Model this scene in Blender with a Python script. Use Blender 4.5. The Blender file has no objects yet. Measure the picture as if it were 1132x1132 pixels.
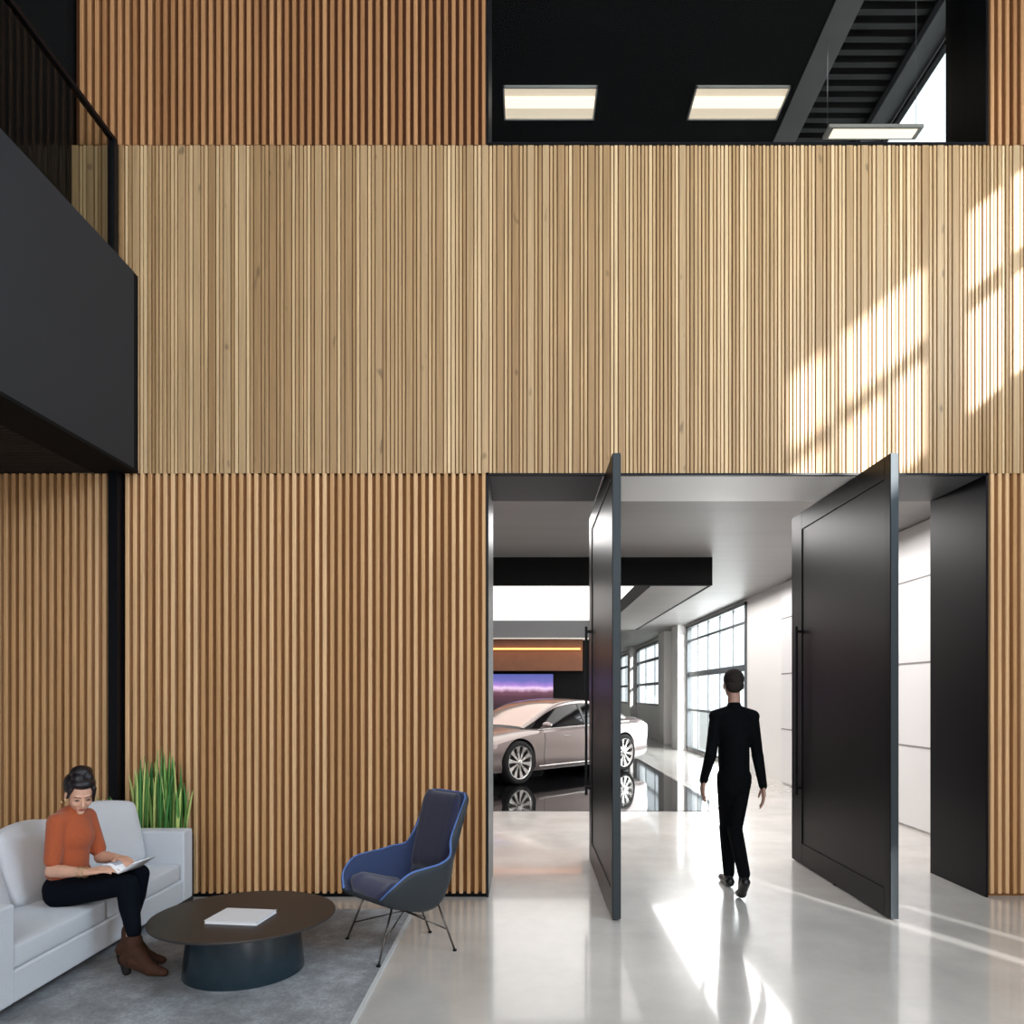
import bpy, bmesh, math, random
import numpy as np
from mathutils import Vector, Matrix, Quaternion

random.seed(7)
C = bpy.context.scene.collection
sc = bpy.context.scene
PI = math.pi
SUN_DIR = Vector((-1.0, 2.0, -0.85)).normalized()

# ---------------------------------------------------------------- camera
cam_d = bpy.data.cameras.new('camera')
cam = bpy.data.objects.new('camera', cam_d)
C.objects.link(cam)
cam.location = (0, 0, 1.6)
cam.rotation_euler = (PI / 2, 0, 0)
cam_d.sensor_width = 36
cam_d.lens = 26.08
cam_d.shift_x = -0.015
cam_d.shift_y = 0.1784
cam_d.clip_start = 0.05
cam_d.clip_end = 300
sc.camera = cam

# ---------------------------------------------------------------- world, sun, daylight, exposure
w = bpy.data.worlds.new('world')
sc.world = w
w.use_nodes = True
bg = w.node_tree.nodes['Background']
bg.inputs[0].default_value = (0.86, 0.93, 1.0, 1)
bg.inputs[1].default_value = 2.2

sd = bpy.data.lights.new('sun', 'SUN')
so = bpy.data.objects.new('sun', sd)
C.objects.link(so)
sd.energy = 10.5
sd.color = (1.0, 0.99, 0.97)
sd.angle = math.radians(1.6)
so.rotation_euler = (-SUN_DIR).to_track_quat('Z', 'Y').to_euler()
so.location = (30, -60, 30)


def area(name, loc, target, sx, sy, power, color=(1, 1, 1), spread=None):
    d = bpy.data.lights.new(name, 'AREA')
    o = bpy.data.objects.new(name, d)
    C.objects.link(o)
    d.shape = 'RECTANGLE'
    d.size = sx
    d.size_y = sy
    d.energy = power
    d.color = color
    if spread:
        d.spread = spread
    o.location = loc
    v = Vector(loc) - Vector(target)
    o.rotation_euler = v.to_track_quat('Z', 'Y').to_euler()
    return o


# added area light behind the camera, lobby fill; the back wall is closed
area('lobby_fill', (0.4, -5.7, 4.4), (0.4, 6, 4.0), 8.5, 7.6, 720, (0.94, 0.97, 1.0))
# daylight through the lobby's high side windows
area('daylight_side', (4.9, 2.4, 5.6), (0, 4.5, 4.2), 4.2, 1.7, 420, (0.66, 0.84, 1.0))
# showroom: daylight through the glazed right side and area lights added under the ceiling as fill
area('daylight_showroom', (5.0, 18.5, 1.8), (0, 18.5, 1.2), 5.6, 3.2, 480, (0.97, 0.98, 1.0))
area('showroom_fill', (1.6, 8.6, 3.5), (1.6, 8.6, 0), 5.0, 1.6, 190, (1.0, 0.97, 0.95))
area('showroom_fill', (3.6, 14.0, 3.5), (3.6, 14.0, 0), 1.2, 8.0, 170, (1.0, 0.97, 0.95))

vs = sc.view_settings
vs.view_transform = 'Standard'
vs.look = 'None'
vs.gamma = 1
vs.use_curve_mapping = False
vs.exposure = 0.0
sc.cycles.max_bounces = 10
sc.cycles.diffuse_bounces = 5
sc.cycles.glossy_bounces = 5
sc.cycles.transparent_max_bounces = 12
sc.cycles.sample_clamp_indirect = 6
sc.cycles.use_denoising = True


# ---------------------------------------------------------------- materials
def s2l(c):
    return tuple(((v / 255) / 12.92 if v / 255 <= 0.04045 else ((v / 255 + 0.055) / 1.055) ** 2.4) for v in c)


def mat(name, rgb, rough=0.5, metal=0.0, spec=0.4, coat=0.0, noise=None, bump=None, sheen=0.0):
    """rgb in 0-255 display values; noise=(scale, amount[, stretch xyz]); bump=(scale, strength)"""
    m = bpy.data.materials.new(name)
    m.use_nodes = True
    nt = m.node_tree
    b = nt.nodes['Principled BSDF']
    col = s2l(rgb)
    b.inputs['Base Color'].default_value = (*col, 1)
    b.inputs['Roughness'].default_value = rough
    b.inputs['Metallic'].default_value = metal
    b.inputs['Specular IOR Level'].default_value = spec
    b.inputs['Coat Weight'].default_value = coat
    b.inputs['Coat Roughness'].default_value = 0.05
    b.inputs['Sheen Weight'].default_value = sheen
    tc = nt.nodes.new('ShaderNodeTexCoord')
    if noise:
        n = nt.nodes.new('ShaderNodeTexNoise')
        n.inputs['Scale'].default_value = noise[0]
        n.inputs['Detail'].default_value = 6
        mp = nt.nodes.new('ShaderNodeMapping')
        if len(noise) > 2:
            mp.inputs['Scale'].default_value = noise[2]
        nt.links.new(tc.outputs['Object'], mp.inputs[0])
        nt.links.new(mp.outputs[0], n.inputs[0])
        r = nt.nodes.new('ShaderNodeValToRGB')
        a = noise[1]
        r.color_ramp.elements[0].position = 0.3
        r.color_ramp.elements[1].position = 0.7
        r.color_ramp.elements[0].color = (*[v * (1 - a) for v in col], 1)
        r.color_ramp.elements[1].color = (*[min(1, v * (1 + a)) for v in col], 1)
        nt.links.new(n.outputs['Fac'], r.inputs[0])
        nt.links.new(r.outputs[0], b.inputs['Base Color'])
    if bump:
        n = nt.nodes.new('ShaderNodeTexNoise')
        n.inputs['Scale'].default_value = bump[0]
        n.inputs['Detail'].default_value = 4
        nt.links.new(tc.outputs['Object'], n.inputs[0])
        bp = nt.nodes.new('ShaderNodeBump')
        bp.inputs['Strength'].default_value = bump[1]
        bp.inputs['Distance'].default_value = 0.01
        nt.links.new(n.outputs['Fac'], bp.inputs['Height'])
        nt.links.new(bp.outputs[0], b.inputs['Normal'])
    return m


def emat(name, rgb, strength):
    m = bpy.data.materials.new(name)
    m.use_nodes = True
    nt = m.node_tree
    b = nt.nodes['Principled BSDF']
    b.inputs['Base Color'].default_value = (*s2l(rgb), 1)
    b.inputs['Emission Color'].default_value = (*s2l(rgb), 1)
    b.inputs['Emission Strength'].default_value = strength
    return m


def glassmat(name, tint=(1, 1, 1), ior=1.5):
    m = bpy.data.materials.new(name)
    m.use_nodes = True
    nt = m.node_tree
    nt.nodes.clear()
    out = nt.nodes.new('ShaderNodeOutputMaterial')
    mix = nt.nodes.new('ShaderNodeMixShader')
    t = nt.nodes.new('ShaderNodeBsdfTransparent')
    t.inputs[0].default_value = (*tint, 1)
    g = nt.nodes.new('ShaderNodeBsdfGlossy')
    g.inputs['Roughness'].default_value = 0.02
    f = nt.nodes.new('ShaderNodeFresnel')
    f.inputs[0].default_value = ior
    gb = nt.nodes.new('ShaderNodeNewGeometry')
    iv = nt.nodes.new('ShaderNodeMath')
    iv.operation = 'SUBTRACT'
    iv.inputs[0].default_value = 1.0
    nt.links.new(gb.outputs['Backfacing'], iv.inputs[1])
    ml = nt.nodes.new('ShaderNodeMath')
    ml.operation = 'MULTIPLY'
    nt.links.new(f.outputs[0], ml.inputs[0])
    nt.links.new(iv.outputs[0], ml.inputs[1])
    nt.links.new(ml.outputs[0], mix.inputs[0])
    nt.links.new(t.outputs[0], mix.inputs[1])
    nt.links.new(g.outputs[0], mix.inputs[2])
    nt.links.new(mix.outputs[0], out.inputs[0])
    return m


def woodmat(name, c1, c2, c3, rough=0.5, knots=0.0):
    """oak: every slat its own tone (random per island), long vertical grain, a few darker knots"""
    m = bpy.data.materials.new(name)
    m.use_nodes = True
    nt = m.node_tree
    b = nt.nodes['Principled BSDF']
    b.inputs['Roughness'].default_value = rough
    b.inputs['Specular IOR Level'].default_value = 0.35
    tc = nt.nodes.new('ShaderNodeTexCoord')
    geo = nt.nodes.new('ShaderNodeNewGeometry')
    r = nt.nodes.new('ShaderNodeValToRGB')
    e = r.color_ramp.elements
    e[0].position = 0.0
    e[0].color = (*s2l(c1), 1)
    e[1].position = 1.0
    e[1].color = (*s2l(c3), 1)
    k = e.new(0.55)
    k.color = (*s2l(c2), 1)
    nt.links.new(geo.outputs['Random Per Island'], r.inputs[0])
    comb = nt.nodes.new('ShaderNodeVectorMath')
    comb.operation = 'ADD'
    mul = nt.nodes.new('ShaderNodeMath')
    mul.operation = 'MULTIPLY'
    mul.inputs[1].default_value = 37.0
    nt.links.new(geo.outputs['Random Per Island'], mul.inputs[0])
    cx = nt.nodes.new('ShaderNodeCombineXYZ')
    nt.links.new(mul.outputs[0], cx.inputs[1])
    nt.links.new(mul.outputs[0], cx.inputs[2])
    nt.links.new(tc.outputs['Object'], comb.inputs[0])
    nt.links.new(cx.outputs[0], comb.inputs[1])
    mp = nt.nodes.new('ShaderNodeMapping')
    mp.inputs['Scale'].default_value = (90, 90, 1.6)
    nt.links.new(comb.outputs[0], mp.inputs[0])
    n = nt.nodes.new('ShaderNodeTexNoise')
    n.inputs['Scale'].default_value = 1.0
    n.inputs['Detail'].default_value = 5
    nt.links.new(mp.outputs[0], n.inputs[0])
    mr = nt.nodes.new('ShaderNodeMapRange')
    mr.inputs['From Min'].default_value = 0.3
    mr.inputs['From Max'].default_value = 0.7
    mr.inputs['To Min'].default_value = 0.78
    mr.inputs['To Max'].default_value = 1.12
    nt.links.new(n.outputs['Fac'], mr.inputs[0])
    vm = nt.nodes.new('ShaderNodeVectorMath')
    vm.operation = 'SCALE'
    nt.links.new(r.outputs[0], vm.inputs[0])
    nt.links.new(mr.outputs[0], vm.inputs['Scale'])
    last = vm.outputs[0]
    if knots:
        mp2 = nt.nodes.new('ShaderNodeMapping')
        mp2.inputs['Scale'].default_value = (12, 12, 5)
        nt.links.new(comb.outputs[0], mp2.inputs[0])
        n2 = nt.nodes.new('ShaderNodeTexNoise')
        n2.inputs['Scale'].default_value = 1.0
        n2.inputs['Detail'].default_value = 1
        nt.links.new(mp2.outputs[0], n2.inputs[0])
        m2 = nt.nodes.new('ShaderNodeMapRange')
        m2.inputs['From Min'].default_value = 0.71
        m2.inputs['From Max'].default_value = 0.78
        m2.inputs['To Min'].default_value = 1.0
        m2.inputs['To Max'].default_value = 1 - knots
        nt.links.new(n2.outputs['Fac'], m2.inputs[0])
        v2 = nt.nodes.new('ShaderNodeVectorMath')
        v2.operation = 'SCALE'
        nt.links.new(last, v2.inputs[0])
        nt.links.new(m2.outputs[0], v2.inputs['Scale'])
        last = v2.outputs[0]
    nt.links.new(last, b.inputs['Base Color'])
    return m


def floormat(name, rgb, rough, joints=None, spec=0.5, mott=0.06):
    m = mat(name, rgb, rough, spec=spec)
    nt = m.node_tree
    b = nt.nodes['Principled BSDF']
    tc = nt.nodes.new('ShaderNodeTexCoord')
    n = nt.nodes.new('ShaderNodeTexNoise')
    n.inputs['Scale'].default_value = 1.3
    n.inputs['Detail'].default_value = 7
    n.inputs['Roughness'].default_value = 0.62
    nt.links.new(tc.outputs['Object'], n.inputs[0])
    r = nt.nodes.new('ShaderNodeValToRGB')
    col = s2l(rgb)
    r.color_ramp.elements[0].position = 0.32
    r.color_ramp.elements[1].position = 0.68
    r.color_ramp.elements[0].color = (*[v * (1 - mott * 1.6) for v in col], 1)
    r.color_ramp.elements[1].color = (*[min(1, v * (1 + mott)) for v in col], 1)
    nt.links.new(n.outputs['Fac'], r.inputs[0])
    last = r.outputs[0]
    mrr = nt.nodes.new('ShaderNodeMapRange')
    mrr.inputs['To Min'].default_value = rough * 0.75
    mrr.inputs['To Max'].default_value = rough * 1.35
    nt.links.new(n.outputs['Fac'], mrr.inputs[0])
    nt.links.new(mrr.outputs[0], b.inputs['Roughness'])
    if joints:
        br = nt.nodes.new('ShaderNodeTexBrick')
        br.offset = 0
        br.inputs['Scale'].default_value = 1
        br.inputs['Brick Width'].default_value = joints[0]
        br.inputs['Row Height'].default_value = joints[1]
        br.inputs['Mortar Size'].default_value = joints[2]
        br.inputs['Mortar Smooth'].default_value = 0.0
        br.inputs['Color1'].default_value = (1, 1, 1, 1)
        br.inputs['Color2'].default_value = (1, 1, 1, 1)
        br.inputs['Mortar'].default_value = (joints[3],) * 3 + (1,)
        nt.links.new(tc.outputs['Object'], br.inputs['Vector'])
        mx = nt.nodes.new('ShaderNodeMix')
        mx.data_type = 'RGBA'
        mx.blend_type = 'MULTIPLY'
        mx.inputs['Factor'].default_value = 1
        nt.links.new(last, mx.inputs[6])
        nt.links.new(br.outputs['Color'], mx.inputs[7])
        last = mx.outputs[2]
    nt.links.new(last, b.inputs['Base Color'])
    return m


M = {}
M['slat'] = woodmat('oak_slats_lower', (194, 147, 99), (210, 164, 115), (230, 189, 142), 0.5)
M['slat_up'] = woodmat('oak_slats_upper', (166, 116, 74), (180, 130, 86), (194, 144, 98), 0.5)
M['slat_band'] = woodmat('oak_slats_band', (162, 127, 87), (176, 142, 101), (190, 158, 118), 0.5, knots=0.45)
M['slat_thin'] = woodmat('oak_battens_light', (168, 133, 92), (196, 161, 118), (224, 192, 148), 0.42)
M['wood_back'] = mat('groove_backing', (130, 88, 50), 0.8)  # groove backings: slat wood with its shade put into the colour
M['wood_back_up'] = mat('upper_groove_backing', (84, 46, 20), 0.8)  # deeper shade of the upper grooves, also put into the colour
M['wood_back_mid'] = mat('band_backing', (112, 80, 48), 0.8)
M['black'] = mat('black_metal', (9, 10, 15), 0.42, spec=0.18)
M['matte_black'] = mat('matte_black', (7, 7, 8), 0.85, spec=0.2)
M['doorblack'] = mat('pivot_door_black', (11, 11, 14), 0.36, spec=0.12, noise=(2.0, 0.08))
M['doorpanel'] = mat('pivot_door_panel', (12, 11, 14), 0.36, spec=0.14)
M['dooredge'] = mat('door_edge_metal', (46, 53, 57), 0.5, metal=0.3)
M['fascia'] = mat('balcony_dark_grey', (42, 45, 50), 0.6, spec=0.3, noise=(0.6, 0.08))
M['soffit'] = mat('balcony_soffit', (22, 22, 23), 0.7)
M['floor'] = floormat('polished_concrete', (206, 202, 197), 0.18, spec=1.0, mott=0.09)
M['floor'].node_tree.nodes['Principled BSDF'].inputs['Coat Weight'].default_value = 0.6
M['tile'] = floormat('black_polished_tile', (18, 18, 20), 0.05, joints=(0.9, 0.9, 0.006, 3.0), spec=0.8)
M['ceil'] = mat('showroom_ceiling_grey', (130, 128, 127), 0.45, noise=(1.2, 0.06, (0.3, 3, 1)))
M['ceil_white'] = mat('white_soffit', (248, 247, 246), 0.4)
M['white'] = mat('white_wall', (226, 223, 221), 0.5)
M['lobbywhite'] = mat('lobby_white', (205, 202, 198), 0.7)
M['panelw'] = mat('white_wall_panel', (222, 220, 220), 0.35)
M['joint'] = mat('panel_joint', (140, 136, 134), 0.6)
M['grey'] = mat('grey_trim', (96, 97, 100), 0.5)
M['frame'] = mat('window_frame_grey', (84, 88, 92), 0.4)
M['glass'] = glassmat('clear_glass', (0.96, 0.98, 0.97))
M['glass_low'] = glassmat('low_iron_glass', (0.97, 0.98, 0.98), 1.18)
M['glass_rail'] = glassmat('balustrade_glass', (0.80, 0.81, 0.79), 1.17)
M['luminous'] = emat('luminous_ceiling', (255, 251, 246), 1.35)
M['lamp'] = emat('lamp_diffuser', (255, 244, 222), 1.15)
M['lamp_dim'] = emat('lamp_reflector', (240, 222, 196), 0.72)
M['lampframe'] = mat('lamp_housing', (210, 206, 198), 0.5)
M['fabric'] = mat('sofa_light_grey_fabric', (206, 210, 217), 0.95, noise=(220, 0.06), bump=(300, 0.25), sheen=0.3)
M['cushion'] = mat('cushion_grey_fabric', (208, 209, 214), 0.95, noise=(200, 0.05), bump=(260, 0.3), sheen=0.3)
M['tabletop'] = mat('dark_brown_table_top', (50, 46, 46), 0.42, noise=(3, 0.1))
M['tablebase'] = mat('dark_teal_lacquer', (18, 38, 48), 0.2, spec=0.8)
M['paper'] = mat('white_paper', (236, 236, 240), 0.55)
M['print'] = mat('grey_print', (168, 172, 182), 0.6, noise=(40, 0.35))
M['navy'] = mat('navy_fabric', (38, 40, 66), 0.95, noise=(180, 0.12), bump=(260, 0.3), sheen=0.25)
M['navy_seat'] = mat('navy_blue_seat_fabric', (52, 56, 88), 0.95, noise=(180, 0.12), bump=(260, 0.3), sheen=0.25)
M['blueshell'] = mat('blue_shell_fabric', (44, 58, 94), 0.85, noise=(180, 0.1), bump=(260, 0.2), sheen=0.2)
M['shellout'] = mat('dark_grey_shell', (46, 52, 58), 0.6)
M['piping'] = mat('blue_piping', (86, 116, 178), 0.6)
M['chrome'] = mat('dark_chrome_rod', (96, 90, 86), 0.28, metal=0.9)
M['skin'] = mat('skin', (214, 166, 142), 0.5, noise=(30, 0.03))
M['skin_m'] = mat('skin_fair', (160, 124, 108), 0.5)
M['hair'] = mat('dark_hair', (26, 20, 24), 0.4, noise=(60, 0.4, (1, 1, 0.3)))
M['hair_m'] = mat('brown_short_hair', (40, 35, 32), 0.85, spec=0.15, noise=(90, 0.3))
M['rust'] = mat('rust_knit', (172, 84, 48), 0.9, noise=(120, 0.08), bump=(220, 0.4), sheen=0.2)
M['jeans'] = mat('dark_navy_jeans', (8, 13, 22), 0.9, spec=0.1, noise=(90, 0.2), bump=(240, 0.2))
M['boot'] = mat('brown_suede', (66, 38, 24), 0.8, noise=(30, 0.15))
M['sole'] = mat('dark_sole', (26, 20, 18), 0.6)
M['lip'] = mat('lips', (160, 84, 80), 0.5)
M['eyed'] = mat('dark_lash', (24, 18, 18), 0.5)
M['gold'] = mat('gold_metal', (210, 190, 150), 0.3, metal=0.9)
M['blackcloth'] = mat('black_cloth', (7, 8, 11), 0.9, spec=0.08, noise=(60, 0.2))
M['shoe'] = mat('black_leather', (14, 13, 14), 0.35)
M['car'] = mat('rose_silver_paint', (150, 138, 136), 0.28, metal=0.75, coat=0.8)
M['carglass'] = mat('car_glass', (12, 10, 12), 0.08, spec=0.22)
M['windscreen'] = mat('reflective_windscreen', (190, 168, 160), 0.12, metal=0.75)
M['cartrim'] = mat('car_black_trim', (16, 16, 18), 0.4)
M['carchrome'] = mat('car_bright_trim', (210, 208, 206), 0.15, metal=1.0)
M['tyre'] = mat('tyre_rubber', (20, 19, 20), 0.8)
M['rim'] = mat('alloy_rim', (206, 204, 202), 0.25, metal=0.85)
M['rimdark'] = mat('wheel_dark', (24, 22, 23), 0.5)
M['light'] = mat('headlamp', (200, 210, 210), 0.1, spec=1.0)
M['orange'] = mat('warm_veneer', (112, 72, 50), 0.6, noise=(4, 0.1))
M['led'] = emat('warm_led', (255, 176, 110), 0.6)
M['rugedge'] = mat('rug_binding', (205, 205, 205), 0.8)
M['soil'] = mat('soil', (40, 30, 22), 0.95)
M['planter'] = mat('planter_dark', (44, 44, 46), 0.5)
M['asphalt'] = mat('outside_paving', (150, 150, 148), 0.9)
M['deck'] = mat('black_deck', (26, 27, 29), 0.5)

# rug: mottled blue-grey weave
M['rug'] = mat('mottled_grey_rug', (128, 128, 130), 1.0, spec=0.1)
nt = M['rug'].node_tree
tcn = nt.nodes.new('ShaderNodeTexCoord')
n1 = nt.nodes.new('ShaderNodeTexNoise'); n1.inputs['Scale'].default_value = 2.2; n1.inputs['Detail'].default_value = 8; n1.inputs['Roughness'].default_value = 0.7
n2 = nt.nodes.new('ShaderNodeTexNoise'); n2.inputs['Scale'].default_value = 60; n2.inputs['Detail'].default_value = 3
nt.links.new(tcn.outputs['Object'], n1.inputs[0]); nt.links.new(tcn.outputs['Object'], n2.inputs[0])
rr = nt.nodes.new('ShaderNodeValToRGB')
rr.color_ramp.elements[0].position = 0.34; rr.color_ramp.elements[0].color = (*s2l((124, 125, 128)), 1)
rr.color_ramp.elements[1].position = 0.66; rr.color_ramp.elements[1].color = (*s2l((186, 190, 196)), 1)
ke = rr.color_ramp.elements.new(0.5); ke.color = (*s2l((152, 154, 157)), 1)
ad = nt.nodes.new('ShaderNodeMath'); ad.operation = 'MULTIPLY_ADD'; ad.inputs[1].default_value = 0.25; 
nt.links.new(n2.outputs['Fac'], ad.inputs[0]); nt.links.new(n1.outputs['Fac'], ad.inputs[2])
sb = nt.nodes.new('ShaderNodeMath'); sb.operation = 'SUBTRACT'; sb.inputs[1].default_value = 0.125
nt.links.new(ad.outputs[0], sb.inputs[0]); nt.links.new(sb.outputs[0], rr.inputs[0])
nt.links.new(rr.outputs[0], nt.nodes['Principled BSDF'].inputs['Base Color'])
bpn = nt.nodes.new('ShaderNodeBump'); bpn.inputs['Strength'].default_value = 0.5; bpn.inputs['Distance'].default_value = 0.01
n3 = nt.nodes.new('ShaderNodeTexNoise'); n3.inputs['Scale'].default_value = 160
nt.links.new(tcn.outputs['Object'], n3.inputs[0]); nt.links.new(n3.outputs['Fac'], bpn.inputs['Height'])
nt.links.new(bpn.outputs[0], nt.nodes['Principled BSDF'].inputs['Normal'])

# leaf: green with yellow-green margins varying along the blade
M['leaf'] = mat('snake_plant_leaf', (60, 110, 50), 0.4)
nt = M['leaf'].node_tree
gg = nt.nodes.new('ShaderNodeNewGeometry')
rr = nt.nodes.new('ShaderNodeValToRGB')
rr.color_ramp.elements[0].color = (*s2l((60, 122, 62)), 1)
rr.color_ramp.elements[1].color = (*s2l((214, 224, 140)), 1)
ke = rr.color_ramp.elements.new(0.5); ke.color = (*s2l((116, 168, 84)), 1)
nt.links.new(gg.outputs['Random Per Island'], rr.inputs[0])
nt.links.new(rr.outputs[0], nt.nodes['Principled BSDF'].inputs['Base Color'])

# screen: dusk sky over a dark ridge
M['screen'] = bpy.data.materials.new('screen_picture')
M['screen'].use_nodes = True
nt = M['screen'].node_tree
b = nt.nodes['Principled BSDF']
b.inputs['Base Color'].default_value = (0.01, 0.01, 0.01, 1)
tcn = nt.nodes.new('ShaderNodeTexCoord')
sep = nt.nodes.new('ShaderNodeSeparateXYZ')
nz = nt.nodes.new('ShaderNodeTexNoise'); nz.inputs['Scale'].default_value = 3.0; nz.inputs['Detail'].default_value = 4
nt.links.new(tcn.outputs['Object'], sep.inputs[0]); nt.links.new(tcn.outputs['Object'], nz.inputs[0])
ma = nt.nodes.new('ShaderNodeMath'); ma.operation = 'MULTIPLY_ADD'; ma.inputs[1].default_value = 0.16
nt.links.new(nz.outputs['Fac'], ma.inputs[0]); nt.links.new(sep.outputs[2], ma.inputs[2])
mrn = nt.nodes.new('ShaderNodeMapRange'); mrn.inputs['From Min'].default_value = 1.35; mrn.inputs['From Max'].default_value = 2.2
nt.links.new(ma.outputs[0], mrn.inputs[0])
rr = nt.nodes.new('ShaderNodeValToRGB')
el = rr.color_ramp.elements
el[0].position = 0.0; el[0].color = (*s2l((40, 14, 26)), 1)
el[1].position = 1.0; el[1].color = (*s2l((84, 92, 176)), 1)
for p_, c_ in ((0.34, (84, 40, 60)), (0.46, (120, 70, 92)), (0.58, (250, 214, 250)), (0.66, (170, 130, 216)), (0.8, (104, 104, 186))):
    q = el.new(p_); q.color = (*s2l(c_), 1)
nt.links.new(mrn.outputs[0], rr.inputs[0])
nt.links.new(rr.outputs[0], b.inputs['Emission Color'])
b.inputs['Emission Strength'].default_value = 1.0


# ---------------------------------------------------------------- mesh helpers
class MB:
    def __init__(s):
        s.bm = bmesh.new()

    def box(s, x0, x1, y0, y1, z0, z1):
        v = [s.bm.verts.new(p) for p in ((x0, y0, z0), (x1, y0, z0), (x1, y1, z0), (x0, y1, z0), (x0, y0, z1), (x1, y0, z1), (x1, y1, z1), (x0, y1, z1))]
        for f in ((0, 3, 2, 1), (4, 5, 6, 7), (0, 1, 5, 4), (1, 2, 6, 5), (2, 3, 7, 6), (3, 0, 4, 7)):
            s.bm.faces.new([v[i] for i in f])
        return s

    def prism(s, pts, z0, z1):
        """vertical prism over an (x, y) outline, counter-clockwise"""
        lo = [s.bm.verts.new((x, y, z0)) for x, y in pts]
        hi = [s.bm.verts.new((x, y, z1)) for x, y in pts]
        n = len(pts)
        s.bm.faces.new(lo[::-1]); s.bm.faces.new(hi)
        for i in range(n):
            j = (i + 1) % n
            s.bm.faces.new((lo[i], lo[j], hi[j], hi[i]))
        return s

    def poly_x(s, pts, x0, x1):
        """prism along x over a (y, z) outline"""
        lo = [s.bm.verts.new((x0, y, z)) for y, z in pts]
        hi = [s.bm.verts.new((x1, y, z)) for y, z in pts]
        n = len(pts)
        s.bm.faces.new(lo[::-1]); s.bm.faces.new(hi)
        for i in range(n):
            j = (i + 1) % n
            s.bm.faces.new((lo[i], lo[j], hi[j], hi[i]))
        return s

    def tube(s, path, r, seg=10, caps=True):
        path = [Vector(p) for p in path]
        rs = r if isinstance(r, (list, tuple)) else [r] * len(path)
        rings = []
        up = Vector((0, 0, 1))
        for i, p in enumerate(path):
            d = (path[min(i + 1, len(path) - 1)] - path[max(i - 1, 0)]).normalized()
            a = d.cross(up)
            if a.length < 1e-3:
                a = d.cross(Vector((1, 0, 0)))
            a.normalize()
            b_ = a.cross(d).normalized()
            rings.append([s.bm.verts.new(p + a * math.cos(2 * PI * k / seg) * rs[i] + b_ * math.sin(2 * PI * k / seg) * rs[i]) for k in range(seg)])
        for i in range(len(rings) - 1):
            for k in range(seg):
                l = (k + 1) % seg
                s.bm.faces.new((rings[i][k], rings[i][l], rings[i + 1][l], rings[i + 1][k]))
        if caps:
            s.bm.faces.new(rings[0][::-1]); s.bm.faces.new(rings[-1])
        return s

    def lathe(s, prof, seg=64, axis='z', closed=True):
        rings = []
        for r, h in prof:
            ring = []
            for k in range(seg):
                a = 2 * PI * k / seg
                if axis == 'z':
                    ring.append(s.bm.verts.new((r * math.cos(a), r * math.sin(a), h)))
                else:
                    ring.append(s.bm.verts.new((r * math.cos(a), h, r * math.sin(a))))
            rings.append(ring)
        for i in range(len(rings) - 1):
            for k in range(seg):
                l = (k + 1) % seg
                s.bm.faces.new((rings[i][k], rings[i][l], rings[i + 1][l], rings[i + 1][k]))
        if closed:
            s.bm.faces.new(rings[0][::-1]); s.bm.faces.new(rings[-1])
        return s

    def grid(s, rows, close=False):
        vv = [[s.bm.verts.new(p) for p in row] for row in rows]
        for i in range(len(vv) - 1):
            n = len(vv[i])
            for k in range(n if close else n - 1):
                l = (k + 1) % n
                try:
                    s.bm.faces.new((vv[i][k], vv[i][l], vv[i + 1][l], vv[i + 1][k]))
                except ValueError:
                    pass
        return vv

    def build(s, name, m, parent=None, smooth=False, bevel=0, loc=None, seg=2):
        bmesh.ops.recalc_face_normals(s.bm, faces=s.bm.faces)
        me = bpy.data.meshes.new(name)
        s.bm.to_mesh(me); s.bm.free()
        for p in me.polygons:
            p.use_smooth = smooth
        ms = m if isinstance(m, (list, tuple)) else [m]
        for q in ms:
            me.materials.append(q)
        o = bpy.data.objects.new(name, me)
        C.objects.link(o)
        if parent:
            o.parent = parent
        if loc:
            o.location = loc
        if bevel:
            md = o.modifiers.new('bevel', 'BEVEL')
            md.width = bevel; md.segments = seg; md.limit_method = 'ANGLE'
            for p in me.polygons:
                p.use_smooth = True
            md.harden_normals = True
        return o


def tag(o, label, cat, group=None, kind=None):
    o['label'] = label; o['category'] = cat
    if group: o['group'] = group
    if kind: o['kind'] = kind
    return o


def struct(o):
    o['kind'] = 'structure'
    return o


def empty(name, loc=(0, 0, 0), rz=0.0):
    o = bpy.data.objects.new(name, None)
    C.objects.link(o)
    o.location = loc
    o.rotation_euler = (0, 0, rz)
    o.empty_display_size = 0.1
    return o


def B(*a):
    return MB().box(*a)


def evaluated(o):
    """replace an object's mesh by its evaluated one"""
    dg = bpy.context.evaluated_depsgraph_get()
    dg.update()
    me = bpy.data.meshes.new_from_object(o.evaluated_get(dg))
    o.modifiers.clear()
    o.data = me
    for p in me.polygons:
        p.use_smooth = True


# organic bodies: round cones and ellipsoids fused by a voxel remesh
def cone_pts(p1, r1, p2, r2, n=10):
    pts = []
    for p, r in ((Vector(p1), r1), (Vector(p2), r2)):
        for i in range(n + 1):
            th = PI * i / n
            for k in range(n * 2):
                ph = PI * k / n
                pts.append(p + Vector((math.sin(th) * math.cos(ph), math.sin(th) * math.sin(ph), math.cos(th))) * r)
    return pts


def ell_pts(c, r, rot=None, n=12):
    pts = []
    R = rot if rot is not None else Matrix.Identity(3)
    for i in range(n + 1):
        th = PI * i / n
        for k in range(n * 2):
            ph = PI * k / n
            pts.append(Vector(c) + R @ Vector((math.sin(th) * math.cos(ph) * r[0], math.sin(th) * math.sin(ph) * r[1], math.cos(th) * r[2])))
    return pts


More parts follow.
